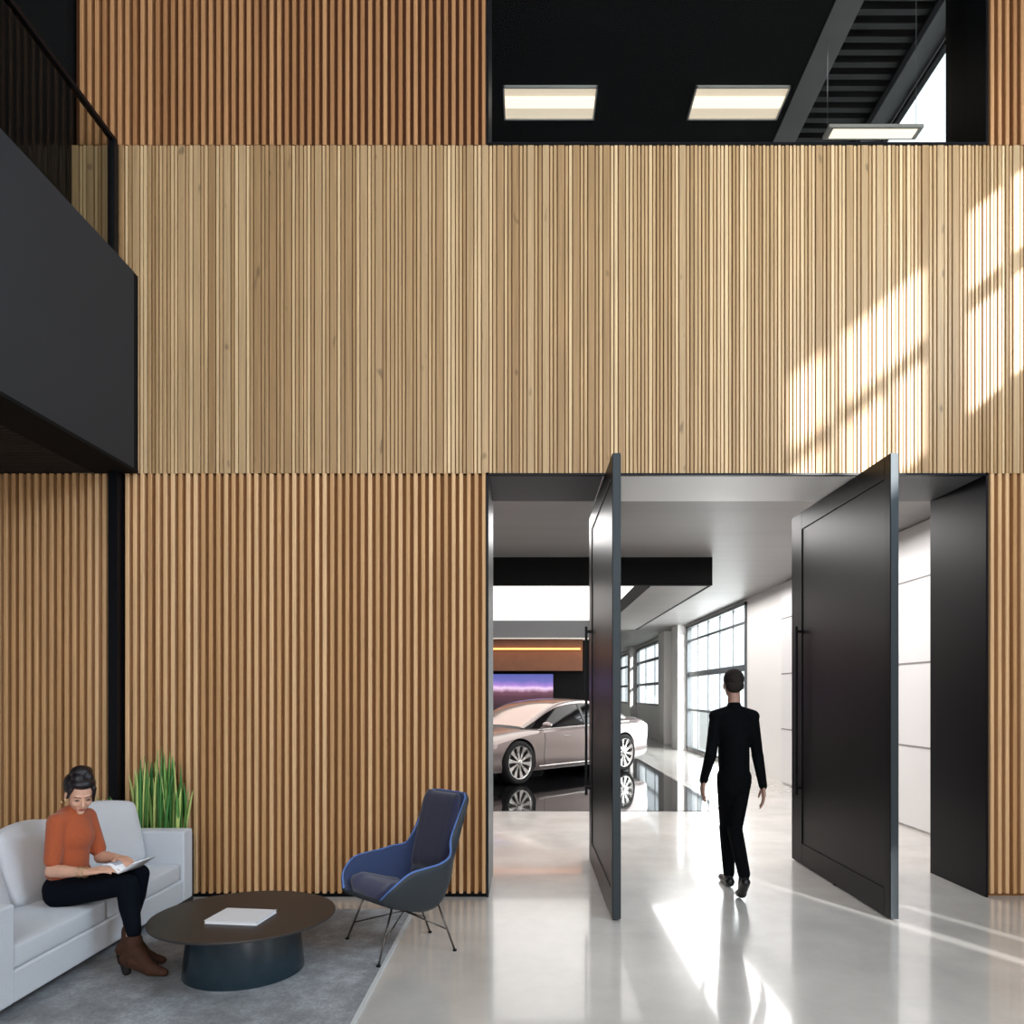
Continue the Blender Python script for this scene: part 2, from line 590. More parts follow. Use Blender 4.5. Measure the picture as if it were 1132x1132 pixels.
def blob(name, prims, m, parent, voxel=0.006, smooth=4, cut=None):
    bm = bmesh.new()
    for pr in prims:
        b1 = bmesh.new()
        pts = cone_pts(*pr[1:]) if pr[0] == 'c' else ell_pts(*pr[1:])
        for p in pts:
            b1.verts.new(p)
        bmesh.ops.remove_doubles(b1, verts=b1.verts, dist=1e-6)
        res = bmesh.ops.convex_hull(b1, input=b1.verts)
        junk = [g for g in res['geom_interior'] + res['geom_unused'] if isinstance(g, bmesh.types.BMVert)]
        if junk:
            bmesh.ops.delete(b1, geom=list(set(junk)), context='VERTS')
        bmesh.ops.recalc_face_normals(b1, faces=b1.faces)
        t = bpy.data.meshes.new('t'); b1.to_mesh(t); b1.free()
        bm.from_mesh(t); bpy.data.meshes.remove(t)
    me = bpy.data.meshes.new(name); bm.to_mesh(me); bm.free()
    me.materials.append(m)
    o = bpy.data.objects.new(name, me); C.objects.link(o)
    rm = o.modifiers.new('remesh', 'REMESH'); rm.mode = 'VOXEL'; rm.voxel_size = voxel
    sm = o.modifiers.new('smooth', 'SMOOTH'); sm.factor = 0.5; sm.iterations = smooth
    evaluated(o)
    if not o.data.materials:
        o.data.materials.append(m)
    if parent:
        o.parent = parent
        o.matrix_parent_inverse = Matrix.Translation(-Vector(parent.location))
    return o


# ================================================================ STRUCTURE
YF = 5.86       # face of the slatted wall
YB = 6.66       # its back
OX0, OX1 = -0.307, 3.62
ZO = 3.336      # head of the door opening
ZU = 5.945      # sill of the upper opening
XR = 4.62       # right outer wall

# floor
struct(B(-8, XR + 0.2, -6, 40, -0.2, 0).build('floor', M['floor']))
tiles = struct(B(-6.5, 2.76, 10.17, 18.5, 0.0, 0.006).build('trim_1', M['tile']))
struct(B(XR + 0.2, 60, -40, 80, -0.3, -0.1).build('ground', M['asphalt']))

# front wall core, openings left free
mb = MB()
yc = YF + 0.05
mb.box(-7, OX0 - 0.02, yc, YB, 0, 4.9)
mb.box(-3.59, OX0 - 0.02, yc, YB, 4.9, 9.6)
mb.box(OX1 + 0.02, 5.7, yc, YB, 0, 5.7)
mb.box(OX1 + 0.02, 5.7, yc, 6.41, 5.7, 9.6)
mb.box(OX0 - 0.02, OX1 + 0.02, yc, YB, ZO + 0.02, ZU - 0.02)
mb.box(OX0 - 0.02, OX1 + 0.02, yc, YB, 9.2, 9.6)
wf = struct(mb.build('wall_front', M['wood_back']))


def slat(mb, x0, x1, yf, yb, z0, z1, c=0.004):
    mb.prism([(x0, yb), (x0, yf + c), (x0 + c, yf), (x1 - c, yf), (x1, yf + c), (x1, yb)], z0, z1)


P = 0.06


def slats_field(xa, xb, z0, z1, name, m):
    mb = MB()
    k0 = math.ceil((xa + 0.002) / P); k1 = math.floor((xb - 0.031) / P)
    for k in range(k0, k1 + 1):
        slat(mb, k * P, k * P + 0.031, YF, yc + 0.002, z0, z1, 0.005)
    return mb.build(name, m, wf)


slats_field(-3.19, OX0 - 0.015, 0.03, ZO + 0.012, 'lower_slats', M['slat'])
slats_field(-6.9, -3.28, 0.03, ZO + 0.012, 'lower_slats', M['slat'])
slats_field(OX1 + 0.03, 5.0, 0.03, ZO + 0.012, 'lower_slats', M['slat'])
slats_field(-3.585, OX0 - 0.015, ZU + 0.0, 9.5, 'upper_slats', M['slat_up'])
slats_field(OX1 + 0.03, 5.0, ZU + 0.0, 9.5, 'upper_slats', M['slat_up'])
B(-3.59, OX0 - 0.02, yc - 0.003, yc, ZU, 9.5).build('upper_backing', M['wood_back_up'], wf)
B(OX1 + 0.02, 5.0, yc - 0.003, yc, ZU, 9.5).build('upper_backing', M['wood_back_up'], wf)
# denser band between: broad flats, thin strips, tight grooves
mb = MB(); mt = MB()
z0b, z1b = ZO + 0.014, ZU - 0.004
k = math.floor(-3.6 / P)
x = -3.60
rnd = random.Random(3)
while x < 4.62:
    fine = rnd.random() < (0.22 if x < 1.2 else 0.75)
    pat = ((0.052, 0.0), (0.021, 0.005), (0.024, 0.001)) if not fine else ((0.026, 0.0), (0.020, 0.005), (0.022, 0.0), (0.021, 0.005))
    g = (0.12 - sum(p[0] for p in pat)) / len(pat)
    for wd, dy in pat:
        slat(mb if wd > 0.03 else mt, x, x + wd, YF + dy, yc + 0.002, z0b, z1b, 0.0025)
        x += wd + g
bnd = mb.build('slat_band', M['slat_band'], wf)
mt.build('thin_battens', M['slat_thin'], wf)
B(-3.6, 4.62, YF + 0.018, yc + 0.001, z0b, z1b).build('band_backing', M['wood_back_mid'], wf)
# shadow-gap plinth
struct(B(-7, OX0, YF + 0.012, yc, 0, 0.032).build('baseboard_front', M['matte_black']))

# black steel linings of the two openings
def lining(name, x0, x1, z0, z1, y0, y1, t=0.018, bottom=False):
    mb = MB()
    mb.box(x0 - t, x0, y0, y1, z0, z1 + t)
    mb.box(x1, x1 + t, y0, y1, z0, z1 + t)
    if bottom:
        mb.box(x0 - t, x1 + t, y0, y1, z0 - t, z0)
    return mb
struct(lining('', OX0, OX1, 0, ZO, YF - 0.004, YB + 0.005).build('trim_2', M['black']))
struct(B(OX0 - 0.018, OX1 + 0.018, YF - 0.004, YF + 0.03, ZO - 0.002, ZO + 0.014).build('trim_3', M['black']))
struct(lining('', OX0, OX1, ZU + 0.018, 9.2, YF - 0.004, 6.42, bottom=True).build('trim_4', M['black']))
# soffit of the doorway: grey ends, white centre between the pivots
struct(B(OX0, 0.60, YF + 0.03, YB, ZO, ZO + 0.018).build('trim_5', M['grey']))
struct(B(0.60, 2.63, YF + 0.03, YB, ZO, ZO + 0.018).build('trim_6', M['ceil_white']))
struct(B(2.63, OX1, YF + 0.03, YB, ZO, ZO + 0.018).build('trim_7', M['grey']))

# black return wall to the left, above the balcony, and the corner post below it
struct(B(-7, -3.6, 5.80, 6.66, 4.9, 9.6).build('wall_left', M['matte_black']))
struct(B(-3.272, -3.2, 5.79, yc, 0, 3.35).build('trim_8', M['black']))

# balcony
XBAL = -3.07
bal = struct(B(-7, XBAL, -6, 5.79, 3.37, 4.9).build('balcony', M['fascia']))
B(-3.41, XBAL, -6, 5.855, 3.345, 3.37).build('soffit_edge', M['matte_black'], bal)
mb = MB()
for i in range(150):
    y = -1.0 + i * 0.046
    mb.box(-7, -3.41, y, y + 0.034, 3.352, 3.37)
mb.build('soffit_slats', M['soffit'], bal)
B(XBAL - 0.4, XBAL - 0.004, 5.79, 5.856, 3.37, 4.9).build('end_gap', M['matte_black'], bal)
struct(B(-7.2, -7, -6, 6.7, 0, 9.6).build('wall_balcony_side', M['lobbywhite']))

# lobby ceiling, back, right side with its high windows and two slots
struct(B(-7.2, 5.7, -6, YF + 0.1, 9.6, 9.8).build('ceiling', M['lobbywhite']))
mb = MB()
mb.box(-7.2, -4.6, -6.2, -6, 0, 9.6); mb.box(4.9, 5.7, -6.2, -6, 0, 9.6)
mb.box(-4.6, 4.9, -6.2, -6, 8.6, 9.6)
mb.box(-4.6, 4.9, -6.2, -6, 0, 0.4)
mb.box(-4.6, 4.9, -6.2, -6.12, 0.4, 8.6)
struct(mb.build('wall_back', M['lobbywhite']))


def wall_with_holes(x0, x1, ya, yb, za, zb, holes, name, m):
    ys = sorted({ya, yb, *[h[0] for h in holes], *[h[1] for h in holes]})
    zs = sorted({za, zb, *[h[2] for h in holes], *[h[3] for h in holes]})
    mb = MB()
    for i in range(len(ys) - 1):
        run = None
        for j in range(len(zs) - 1):
            cy, cz = (ys[i] + ys[i + 1]) / 2, (zs[j] + zs[j + 1]) / 2
            solid = not any(h[0] < cy < h[1] and h[2] < cz < h[3] for h in holes)
            if solid:
                run = [run[0] if run else zs[j], zs[j + 1]]
            if (not solid or j == len(zs) - 2) and run:
                mb.box(x0, x1, ys[i], ys[i + 1], run[0], run[1]); run = None
    return mb.build(name, m)


lobby_holes = [(3.44, 4.75, 4.78, 6.42), (0.65, 2.9, 4.78, 6.30), (0.90, 1.20, 0.05, 2.3), (1.88, 2.12, 0.05, 2.3)]
struct(wall_with_holes(XR, XR + 0.08, -6, YF + 0.06, 0, 9.6, lobby_holes, 'wall_right', M['lobbywhite']))
mb = MB()
mb.box(XR + 0.01, XR + 0.07, 3.44, 4.75, 5.62, 5.76)
mb.box(XR + 0.01, XR + 0.07, 4.10, 4.16, 4.78, 6.42)
mb.build('window_3', M['frame'])
struct(bpy.data.objects['window_3'])
mb = MB()
mb.box(XR + 0.01, XR + 0.07, 0.65, 2.9, 5.56, 5.70)
mb.box(XR + 0.01, XR + 0.07, 1.33, 1.47, 4.78, 6.30)
mb.box(XR + 0.01, XR + 0.07, 2.25, 2.31, 4.78, 5.56)
mb.build('window_4', M['frame'])
struct(bpy.data.objects['window_4'])

# ---- showroom beyond the doors
struct(B(-8, XR + 0.1, YB, 40, 3.62, 3.8).build('ceiling_showroom', M['ceil']))
sh_holes = [(15.6, 21.4, 0.06, 3.56), (25.0, 31.2, 1.2, 3.5), (33.0, 37.0, 1.2, 3.5)]
struct(wall_with_holes(XR, XR + 0.12, YB - 0.7, 40, 0, 3.8, sh_holes, 'wall_right_showroom', M['white']))
struct(B(-8.2, -8, YB, 40, 0, 3.8).build('wall_left_showroom', M['white']))
struct(B(-8, XR, 40, 40.2, 0, 3.8).build('wall_end_showroom', M['white']))
struct(B(-8, OX0 - 0.1, YB - 0.01, YB + 0.05, 0, 3.62).build('wall_door_side', M['white']))
# white panelling with joints on the right wall near the doors
mb = MB()
ys = [6.7, 8.3, 9.9, 11.5, 13.4]
for i in range(len(ys) - 1):
    for z0, z1 in ((0.02, 0.98), (0.99, 1.97), (1.98, 2.96), (2.97, 3.61)):
        mb.box(XR - 0.03, XR, ys[i] + 0.002, ys[i + 1] - 0.002, z0 + 0.004, z1 - 0.004)
pn = struct(mb.build('wall_panelling_right', M['panelw'], bevel=0.003))
mb = MB()
for z in (0.985, 1.975, 2.965):
    mb.box(XR - 0.036, XR - 0.002, 6.7, 13.4, z - 0.008, z + 0.008)
struct(mb.build('trim_9', M['joint']))
# columns between the window bays
for i, (a, b_) in enumerate(((21.4, 22.3), (23.6, 24.6), (31.3, 32.2))):
    struct(B(XR - 0.28, XR, a, b_, 0, 3.62).build('trim_%d' % (10 + i), M['white']))


def bay(name, ya, yb, z0, z1, ny, zbars, t=0.07):
    mb = MB()
    x0, x1 = XR + 0.0, XR + 0.09
    mb.box(x0 - 0.04, x1, ya, ya + t, z0, z1); mb.box(x0 - 0.04, x1, yb - 2.2 * t, yb, z0, z1)
    mb.box(x0 - 0.04, x1, ya, yb, z0, z0 + t); mb.box(x0 - 0.04, x1, ya, yb, z1 - t, z1)
    for i in range(1, ny):
        y = ya + (yb - ya) * i / ny
        mb.box(x0 + 0.02, x0 + 0.05, y - 0.022, y + 0.022, z0, z1)
    for z, h in zbars:
        mb.box(x0, x0 + 0.06, ya, yb, z - h, z + h)
    o = struct(mb.build(name, M['frame']))
    B(XR + 0.03, XR + 0.04, ya + t, yb - t, z0 + t, z1 - t).build('pane', M['glass'], o)
    return o


bay('window_1', 15.6, 21.4, 0.06, 3.56, 5, ((1.17, 0.03), (2.17, 0.07), (3.13, 0.03)))
bay('window_2', 25.0, 31.2, 1.2, 3.5, 3, ((2.0, 0.05), (2.9, 0.05)))
bay('window_5', 33.0, 37.0, 1.2, 3.5, 2, ((2.0, 0.05), (2.9, 0.05)))

# dropped black surround with a luminous ceiling inside
ring = empty('ceiling_surround')
struct(ring)
B(-6.5, 2.72, 10.9, 11.0, 3.21, 3.62).build('front_fascia', M['matte_black'], ring)
B(2.68, 2.72, 11.0, 18.4, 3.21, 3.62).build('side_fascia', M['matte_black'], ring)
B(1.82, 2.68, 11.0, 18.4, 3.215, 3.26).build('soffit', M['ceil'], ring)
B(1.79, 1.82, 11.0, 18.2, 3.20, 3.42).build('inner_lip', M['matte_black'], ring)
B(-6.5, 1.82, 18.2, 18.5, 2.99, 3.62).build('rear_fascia', M['grey'], ring)
struct(B(-6.4, 1.79, 11.0, 18.2, 3.42, 3.46).build('luminous_ceiling', M['luminous']))
# feature wall behind the car
struct(B(-6.5, 1.62, 18.5, 19.2, 0, 3.62).build('wall_feature', M['matte_black']))
cv = empty('wall_cove')
struct(cv)
B(-6.4, 1.36, 18.25, 18.5, 2.19, 2.96).build('cove_box', M['orange'], cv)
B(-6.4, 1.30, 18.19, 18.25, 2.70, 2.75).build('led_strip', M['led'], cv)
B(-6.4, 1.5, 18.1, 18.5, 2.96, 2.99).build('cove_cap', M['lampframe'], cv)
area('cove_light', (-2, 18.12, 2.73), (-2, 18.25, 2.62), 7, 0.05, 5, (1, 0.5, 0.18))

# ---- upper room behind the big opening
struct(B(-3.0, 5.6, YB, 18, 5.7, 5.9).build('floor_upper', M['matte_black']))
struct(B(-3.0, 3.45, 6.4, 18, 9.3, 9.5).build('ceiling_upper', M['matte_black']))
struct(B(3.42, 3.73, 6.4, 18, 9.29, 9.6).build('trim_15', M['ceil']))
struct(B(-3.1, -3.0, 6.4, 18, 5.7, 11).build('wall_upper_left', M['matte_black']))
struct(B(-3.0, 5.6, 18, 18.2, 5.7, 11).build('wall_upper_end', M['matte_black']))
mb = MB()
mb.box(3.0, 5.6, 6.4, 18, 10.5, 10.6)
y = 6.5
while y < 18:
    mb.prism([(3.0, y), (5.6, y), (5.6, y + 0.09), (3.0, y + 0.09)], 10.38, 10.5)
    y += 0.2
struct(mb.build('ceiling_deck', M['deck']))
struct(B(5.2, 5.5, 6.7, 18, 10.25, 10.38).build('trim_16', M['grey']))
struct(wall_with_holes(5.5, 5.6, 6.4, 18, 5.7, 11, [(7.0, 17.5, 6.6, 10.22)], 'wall_upper_right', M['white']))
mb = MB()
for yy in (7.0, 9.6, 12.2, 14.8, 17.42):
    mb.box(5.5, 5.58, yy, yy + 0.08, 6.6, 10.22)
mb.box(5.5, 5.58, 7.0, 17.5, 10.16, 10.22); mb.box(5.5, 5.58, 7.0, 17.5, 6.6, 6.68)
w6 = struct(mb.build('window_6', M['black']))
B(5.53, 5.54, 7.08, 17.42, 6.68, 10.16).build('pane', M['glass'], w6)
w7 = struct(B(OX0, OX1, 6.10, 6.112, ZU + 0.018, 9.2).build('window_7', M['glass_low']))

# ================================================================ PIVOT DOORS
def pivot_door(name, xc):
    t = 0.062
    o = empty(name, (xc, 6.23, 0))
    struct(o)
    L = 0.98
    mb = MB()
    z0, z1 = 0.012, 3.31
    # outer frame of the leaf: stiles and rails, the fields set back
    mb.box(-t / 2, t / 2, -L + 0.004, -L + 0.09, z0, z1)
    mb.box(-t / 2, t / 2, L - 0.26, L, z0, z1)
    mb.box(-t / 2, t / 2, -L + 0.09, L - 0.26, z0, 0.205)
    mb.box(-t / 2, t / 2, -L + 0.09, L - 0.26, z1 - 0.16, z1)
    mb.build('leaf_frame', M['doorblack'], o, bevel=0.003)
    B(-t / 2 + 0.01, t / 2 - 0.01, -L + 0.09, L - 0.26, 0.205, z1 - 0.16).build('leaf_panel', M['doorpanel'], o)
    B(-t / 2 + 0.004, t / 2 - 0.004, -L, -L + 0.006, z0, z1).build('edge_strip', M['dooredge'], o)
    MB().tube([(0, 0, 0.0), (0, 0, 0.02)], 0.03, 16).build('pivot', M['black'], o)
    for sd_ in (-1, 1):
        x = sd_ * (t / 2 + 0.05)
        h = MB()
        h.box(x - 0.012, x + 0.012, L - 0.275, L - 0.25, 0.66, 2.24)
        hd = h.build('handle', M['black'], o, bevel=0.004)
        for z in (0.73, 2.19):
            a, c = sorted((sd_ * t / 2, x))
            B(a, c, L - 0.272, L - 0.248, z - 0.014, z + 0.014).build('bracket', M['black'], hd)
    return o


pivot_door('door_1', 0.632)
pivot_door('door_2', 2.60)

# ================================================================ BALUSTRADE
bl = empty('glass_balustrade', (-3.24, 5.3, 4.9))
tag(bl, 'clear glass balustrade with black handrail along the dark balcony', 'balustrade')
B(-0.006, 0.006, -7.0, 0.485, 0.0, 1.03).build('glass_panel', M['glass_rail'], bl)
B(-0.022, 0.022, -7.0, 0.53, 1.02, 1.055).build('handrail', M['black'], bl, bevel=0.004)
B(-0.028, 0.028, 0.47, 0.53, 0.0, 1.02).build('post', M['black'], bl, bevel=0.003)

# ================================================================ RUG
rug = empty('area_rug', (-2.6, 3.6, 0))
tag(rug, 'large mottled grey rug under sofa and coffee table', 'rug')
B(-2.4, 1.745, -3.4, 1.90, 0, 0.012).build('pile', M['rug'], rug, loc=(0, 0, 0))
B(1.745, 1.765, -3.4, 1.90, 0, 0.013).build('edge_binding', M['rugedge'], rug)


# ================================================================ SOFA
def soft_box(name, sx, sy, sz, m, parent, puff=0.02, r=0.03, loc=(0, 0, 0), rot=(0, 0, 0), n=14):
    """upholstered block: rounded box with bulging faces"""
    mb = MB()
    bmesh.ops.create_cube(mb.bm, size=1.0)
    bmesh.ops.subdivide_edges(mb.bm, edges=mb.bm.edges, cuts=n, use_grid_fill=True)
    hx, hy, hz = sx / 2, sy / 2, sz / 2
    for v in mb.bm.verts:
        u = Vector((v.co.x * 2, v.co.y * 2, v.co.z * 2))
        p = Vector((u.x * hx, u.y * hy, u.z * hz))
        inner = Vector((max(-hx + r, min(hx - r, p.x)), max(-hy + r, min(hy - r, p.y)), max(-hz + r, min(hz - r, p.z))))
        d = p - inner
        if d.length > 1e-6:
            ax = [abs(d.x) > 1e-6, abs(d.y) > 1e-6, abs(d.z) > 1e-6]
            if sum(ax) > 1:
                p = inner + d.normalized() * r
        bu = (1 - u.x ** 2) * (1 - u.y ** 2) * (u.z if abs(u.z) > 0.999 else 0)
        p.z += puff * bu
        bx_ = (1 - u.y ** 2) * (1 - u.z ** 2) * (u.x if abs(u.x) > 0.999 else 0)
        p.x += puff * bx_ * 0.5
        by = (1 - u.x ** 2) * (1 - u.z ** 2) * (u.y if abs(u.y) > 0.999 else 0)
        p.y += puff * by * 0.5
        v.co = p
    o = mb.build(name, m, parent, smooth=True, loc=loc)
    o.rotation_euler = rot
    return o


sofa = empty('sofa', (-2.9, 4.45, 0))
tag(sofa, 'long low light grey fabric sofa against the slatted wall', 'sofa')
sx0, sx1 = -0.46, 0.42       # local: back -3.36, front -2.48
B(sx0, sx1 - 0.004, -0.86, 0.91, 0.104, 0.262).build('frame', M['fabric'], sofa, bevel=0.012)
B(sx0, sx0 + 0.16, -0.86, 0.91, 0.2, 0.60).build('back_frame', M['fabric'], sofa, bevel=0.02, seg=3)
B(sx0, sx1, 0.905, 1.05, 0.104, 0.614).build('armrest', M['fabric'], sofa, bevel=0.016, seg=3)
B(sx0, sx1, -1.00, -0.855, 0.104, 0.59).build('armrest', M['fabric'], sofa, bevel=0.016, seg=3)
soft_box('seat_cushion', 0.70, 0.83, 0.125, M['fabric'], sofa, 0.012, 0.022, (0.055, -0.445, 0.322))
soft_box('seat_cushion', 0.70, 0.93, 0.125, M['fabric'], sofa, 0.012, 0.022, (0.055, 0.437, 0.322))
for lx in (sx0 + 0.08, sx1 - 0.10):
    for ly in (-0.9, 0.96):
        B(lx - 0.012, lx + 0.012, ly - 0.02, ly + 0.02, 0.012, 0.106).build('leg', M['black'], sofa)
# loose back cushions
for (yc_, lab, rz, dz) in ((3.87, 'grey back cushion at the near left end of the sofa', 0.0, 0.0),
                           (4.47, 'grey back cushion right behind the seated woman', 0.02, 0.0),
                           (5.06, 'pale grey back cushion beside the far armrest', -0.42, 0.03)):
    o = soft_box('back_cushion', 0.13, 0.56, 0.42, M['cushion'], None, 0.045, 0.03)
    o.location = (-2.99 + (0.06 if rz < -0.1 else 0), yc_ + (0.02 if rz < -0.1 else 0), 0.59 + dz)
    o.rotation_euler = (0, math.radians(-17), rz)
    tag(o, lab, 'cushion', 'back cushions on the sofa')

# ================================================================ PLANTER
pl = empty('potted_snake_plant', (-2.86, 5.67, 0))
tag(pl, 'tall spiky green and yellow snake plant behind the sofa arm', 'plant')
mb = MB()
mb.box(-0.32, 0.26, -0.11, 0.11, 0, 0.52)
mb.build('planter_box', M['planter'], pl, bevel=0.006)
B(-0.30, 0.24, -0.09, 0.09, 0.52, 0.525).build('soil', M['soil'], pl)
mb = MB()
rnd = random.Random(11)
for i in range(62):
    u = rnd.uniform(-0.15, 0.24)
    if i < 5:
        u = rnd.uniform(-0.3, -0.2)
    bx, by = u, rnd.uniform(-0.07, 0.06)
    env = 0.72 - 3.0 * (u - 0.04) ** 2 * (2.4 if u < 0 else 1.3)
    h = env * rnd.uniform(0.62, 1.0) if i >= 5 else 0.32
    wd = rnd.uniform(0.013, 0.021)
    lean = (u * 0.12 + rnd.uniform(-0.05, 0.05), rnd.uniform(-0.06, 0.04))
    if i < 5:
        lean = (-0.10 - 0.02 * i, -0.03)
    yaw = rnd.uniform(0, PI)
    tw = rnd.uniform(-0.8, 0.8)
    rows = []
    for s_ in range(9):
        t = s_ / 8
        ww = wd * (0.55 + 0.9 * t if t < 0.5 else 1.0 * (1 - ((t - 0.5) / 0.5) ** 2.2) + 0.02)
        a = yaw + tw * t
        cx_, cy_ = bx + lean[0] * t ** 1.5, by + lean[1] * t ** 1.5
        z = 0.50 + h * t
        d = Vector((math.cos(a), math.sin(a), 0)); nrm = Vector((-math.sin(a), math.cos(a), 0))
        c = Vector((cx_, cy_, z))
        th = 0.003
        rows.append([c - d * ww, c - d * ww * 0.3 - nrm * (th + ww * .25), c + d * ww * 0.3 - nrm * (th + ww * .25), c + d * ww, c + nrm * (th * 0.6 - ww * .1)])
    vv = mb.grid(rows, close=True)
    mb.bm.faces.new(vv[0]); mb.bm.faces.new(vv[-1][::-1])
mb.build('foliage', M['leaf'], pl, smooth=True)

# ================================================================ COFFEE TABLE
ct = empty('coffee_table', (-1.64, 4.3, 0.012))
tag(ct, 'round low coffee table with dark brown top and teal drum base', 'table')
MB().lathe([(0.30, 0.0), (0.333, 0.0), (0.333, 0.006), (0.305, 0.30), (0.28, 0.30)], 72).build('base', M['tablebase'], ct, smooth=True)
o = MB().lathe([(0.47, 0.298), (0.51, 0.306), (0.512, 0.312), (0.51, 0.318), (0.30, 0.3185)], 96).build('table_top', M['tabletop'], ct, smooth=True)
for o_ in (ct.children):
    md = o_.modifiers.new('e', 'EDGE_SPLIT'); md.split_angle = math.radians(40)

bk = empty('magazine', (-1.625, 4.215, 0.3305))
tag(bk, 'white closed magazine lying on the round coffee table', 'magazine')
bk.rotation_euler = (0, 0, math.radians(-7))
B(-0.15, 0.15, -0.12, 0.12, 0.002, 0.016).build('pages', M['paper'], bk)
B(-0.153, 0.153, -0.123, 0.123, 0.016, 0.0185).build('cover', M['paper'], bk)
B(-0.153, 0.153, -0.123, 0.123, 0.0, 0.002).build('cover', M['paper'], bk)

# ================================================================ ARMCHAIR
CH = (-0.78, 4.70)
ang = math.atan2(-0.71, -0.70)
ch = empty('armchair', (CH[0], CH[1], 0), ang)
tag(ch, 'navy and blue shell lounge chair on thin metal legs', 'chair')


def interp(keys, t):
    ks = [k[0] for k in keys]
    vals = np.array([k[1:] for k in keys], float)
    out = []
    for c in range(vals.shape[1]):
        # catmull-rom through keys
        v = vals[:, c]
        i = min(max(np.searchsorted(ks, t, side='right') - 1, 0), len(ks) - 2)
        t0, t1 = ks[i], ks[i + 1]
        u = (t - t0) / (t1 - t0)
        m0 = (v[i + 1] - v[i - 1]) / (ks[i + 1] - ks[i - 1]) if i > 0 else (v[1] - v[0]) / (ks[1] - ks[0])
        m1 = (v[i + 2] - v[i]) / (ks[i + 2] - ks[i]) if i < len(ks) - 2 else (v[-1] - v[-2]) / (ks[-1] - ks[-2])
        dt = t1 - t0
        out.append(float((2 * u ** 3 - 3 * u ** 2 + 1) * v[i] + (u ** 3 - 2 * u ** 2 + u) * dt * m0 + (-2 * u ** 3 + 3 * u ** 2) * v[i + 1] + (u ** 3 - u ** 2) * dt * m1))
    return out


# (s, x, z, half width of the flat middle, rim x, rim y, rim z)
CK = [(0.0, 0.30, 0.375, 0.17, 0.315, 0.20, 0.395),
      (0.10, 0.22, 0.335, 0.18, 0.275, 0.27, 0.475),
      (0.20, 0.13, 0.305, 0.18, 0.185, 0.305, 0.545),
      (0.32, 0.02, 0.270, 0.17, 0.07, 0.315, 0.562),
      (0.42, -0.08, 0.255, 0.15, -0.03, 0.31, 0.568),
      (0.50, -0.155, 0.275, 0.15, -0.115, 0.290, 0.585),
      (0.58, -0.205, 0.365, 0.16, -0.185, 0.235, 0.605),
      (0.66, -0.235, 0.49, 0.165, -0.215, 0.198, 0.675),
      (0.78, -0.285, 0.66, 0.17, -0.262, 0.190, 0.765),
      (0.90, -0.335, 0.84, 0.175, -0.315, 0.190, 0.870),
      (0.965, -0.36, 0.925, 0.165, -0.345, 0.190, 0.930),
      (1.0, -0.37, 0.955, 0.14, -0.365, 0.155, 0.955)]


def shell_rows(ns=60, nt_=25):
    rows = []
    for i in range(ns + 1):
        s_ = i / ns
        x, z, hw, rx, ry, rz = interp(CK, s_)
        row = []
        for k in range(nt_):
            t = -1 + 2 * k / (nt_ - 1)
            at = abs(t); sg = math.copysign(1, t)
            if at <= 0.45:
                p = Vector((x, sg * hw * at / 0.45, z))
            else:
                u = (at - 0.45) / 0.55
                e = Vector((x, hw, z)); r = Vector((rx, ry, rz))
                c = e.lerp(r, 0.5) + Vector((-0.012, 0.028, -0.02))
                q = e * (1 - u) ** 2 + c * 2 * u * (1 - u) + r * u * u
                p = Vector((q.x, sg * q.y, q.z))
            row.append(p)
        rows.append(row)
    return rows


mb = MB(); mb.grid(shell_rows())
shell = mb.build('shell', [M['blueshell'], M['shellout']], ch, smooth=True)
md = shell.modifiers.new('solid', 'SOLIDIFY'); md.thickness = 0.024; md.offset = 0; md.material_offset = 1; md.use_even_offset = False
evaluated(shell)
# the inner side keeps the blue fabric, the outer side the darker shell
near = min(shell.data.polygons, key=lambda p: (p.center - Vector((0.02, 0, 0.30))).length)
if near.material_index == 1:
    for p in shell.data.polygons:
        p.material_index = 1 - p.material_index
# light piping along the rim
rr_ = shell_rows()
rim = [r[-1] for r in rr_] + rr_[-1][::-1][1:] + [r[0] for r in rr_[::-1]][1:]
MB().tube(rim, 0.0075, 8).build('rim_piping', M['piping'], ch, smooth=True)


def pad(name, s0, s1, off, th, wsc, m):
    """quilted pad that follows the shell's middle"""
    mb = MB()
    ns, nk = 20, 15
    top, bot = [], []
    for i in range(ns + 1):
        u = i / ns
        s_ = s0 + (s1 - s0) * u
        x, z, hw, rx_, ry_, rz_ = interp(CK, s_)
        xa, za = interp(CK, max(0, s_ - .01))[:2]; xb, zb = interp(CK, min(1, s_ + .01))[:2]
        T = Vector((xb - xa, 0, zb - za)).normalized()
        N = Vector((-T.z, 0, T.x))
        if N.z < 0 and s_ < 0.5: N = -N
        if N.x < 0 and s_ >= 0.5: N = -N
        eu = 1 - abs(2 * u - 1) ** 6
        rt, rb = [], []
        for k in range(nk):
            t = -1 + 2 * k / (nk - 1)
            ek = 1 - abs(t) ** 6
            wy = hw * wsc * (0.90 + 0.10 * (1 - abs(2 * u - 1) ** 8))
            base = Vector((x, t * wy, z)) + N * (off + 0.06 * (max(0, abs(t) * wsc - 0.8) / 0.48) ** 1.2)
            rt.append(base + N * th * (0.25 + 0.75 * (eu * ek) ** 0.5))
            rb.append(base)
        top.append(rt); bot.append(rb)
    rows = [t_ + b_[::-1] for t_, b_ in zip(top, bot)]
    vv = mb.grid(rows, close=True)
    mb.bm.faces.new(vv[0]); mb.bm.faces.new(vv[-1])
    return mb.build(name, m, ch, smooth=True)


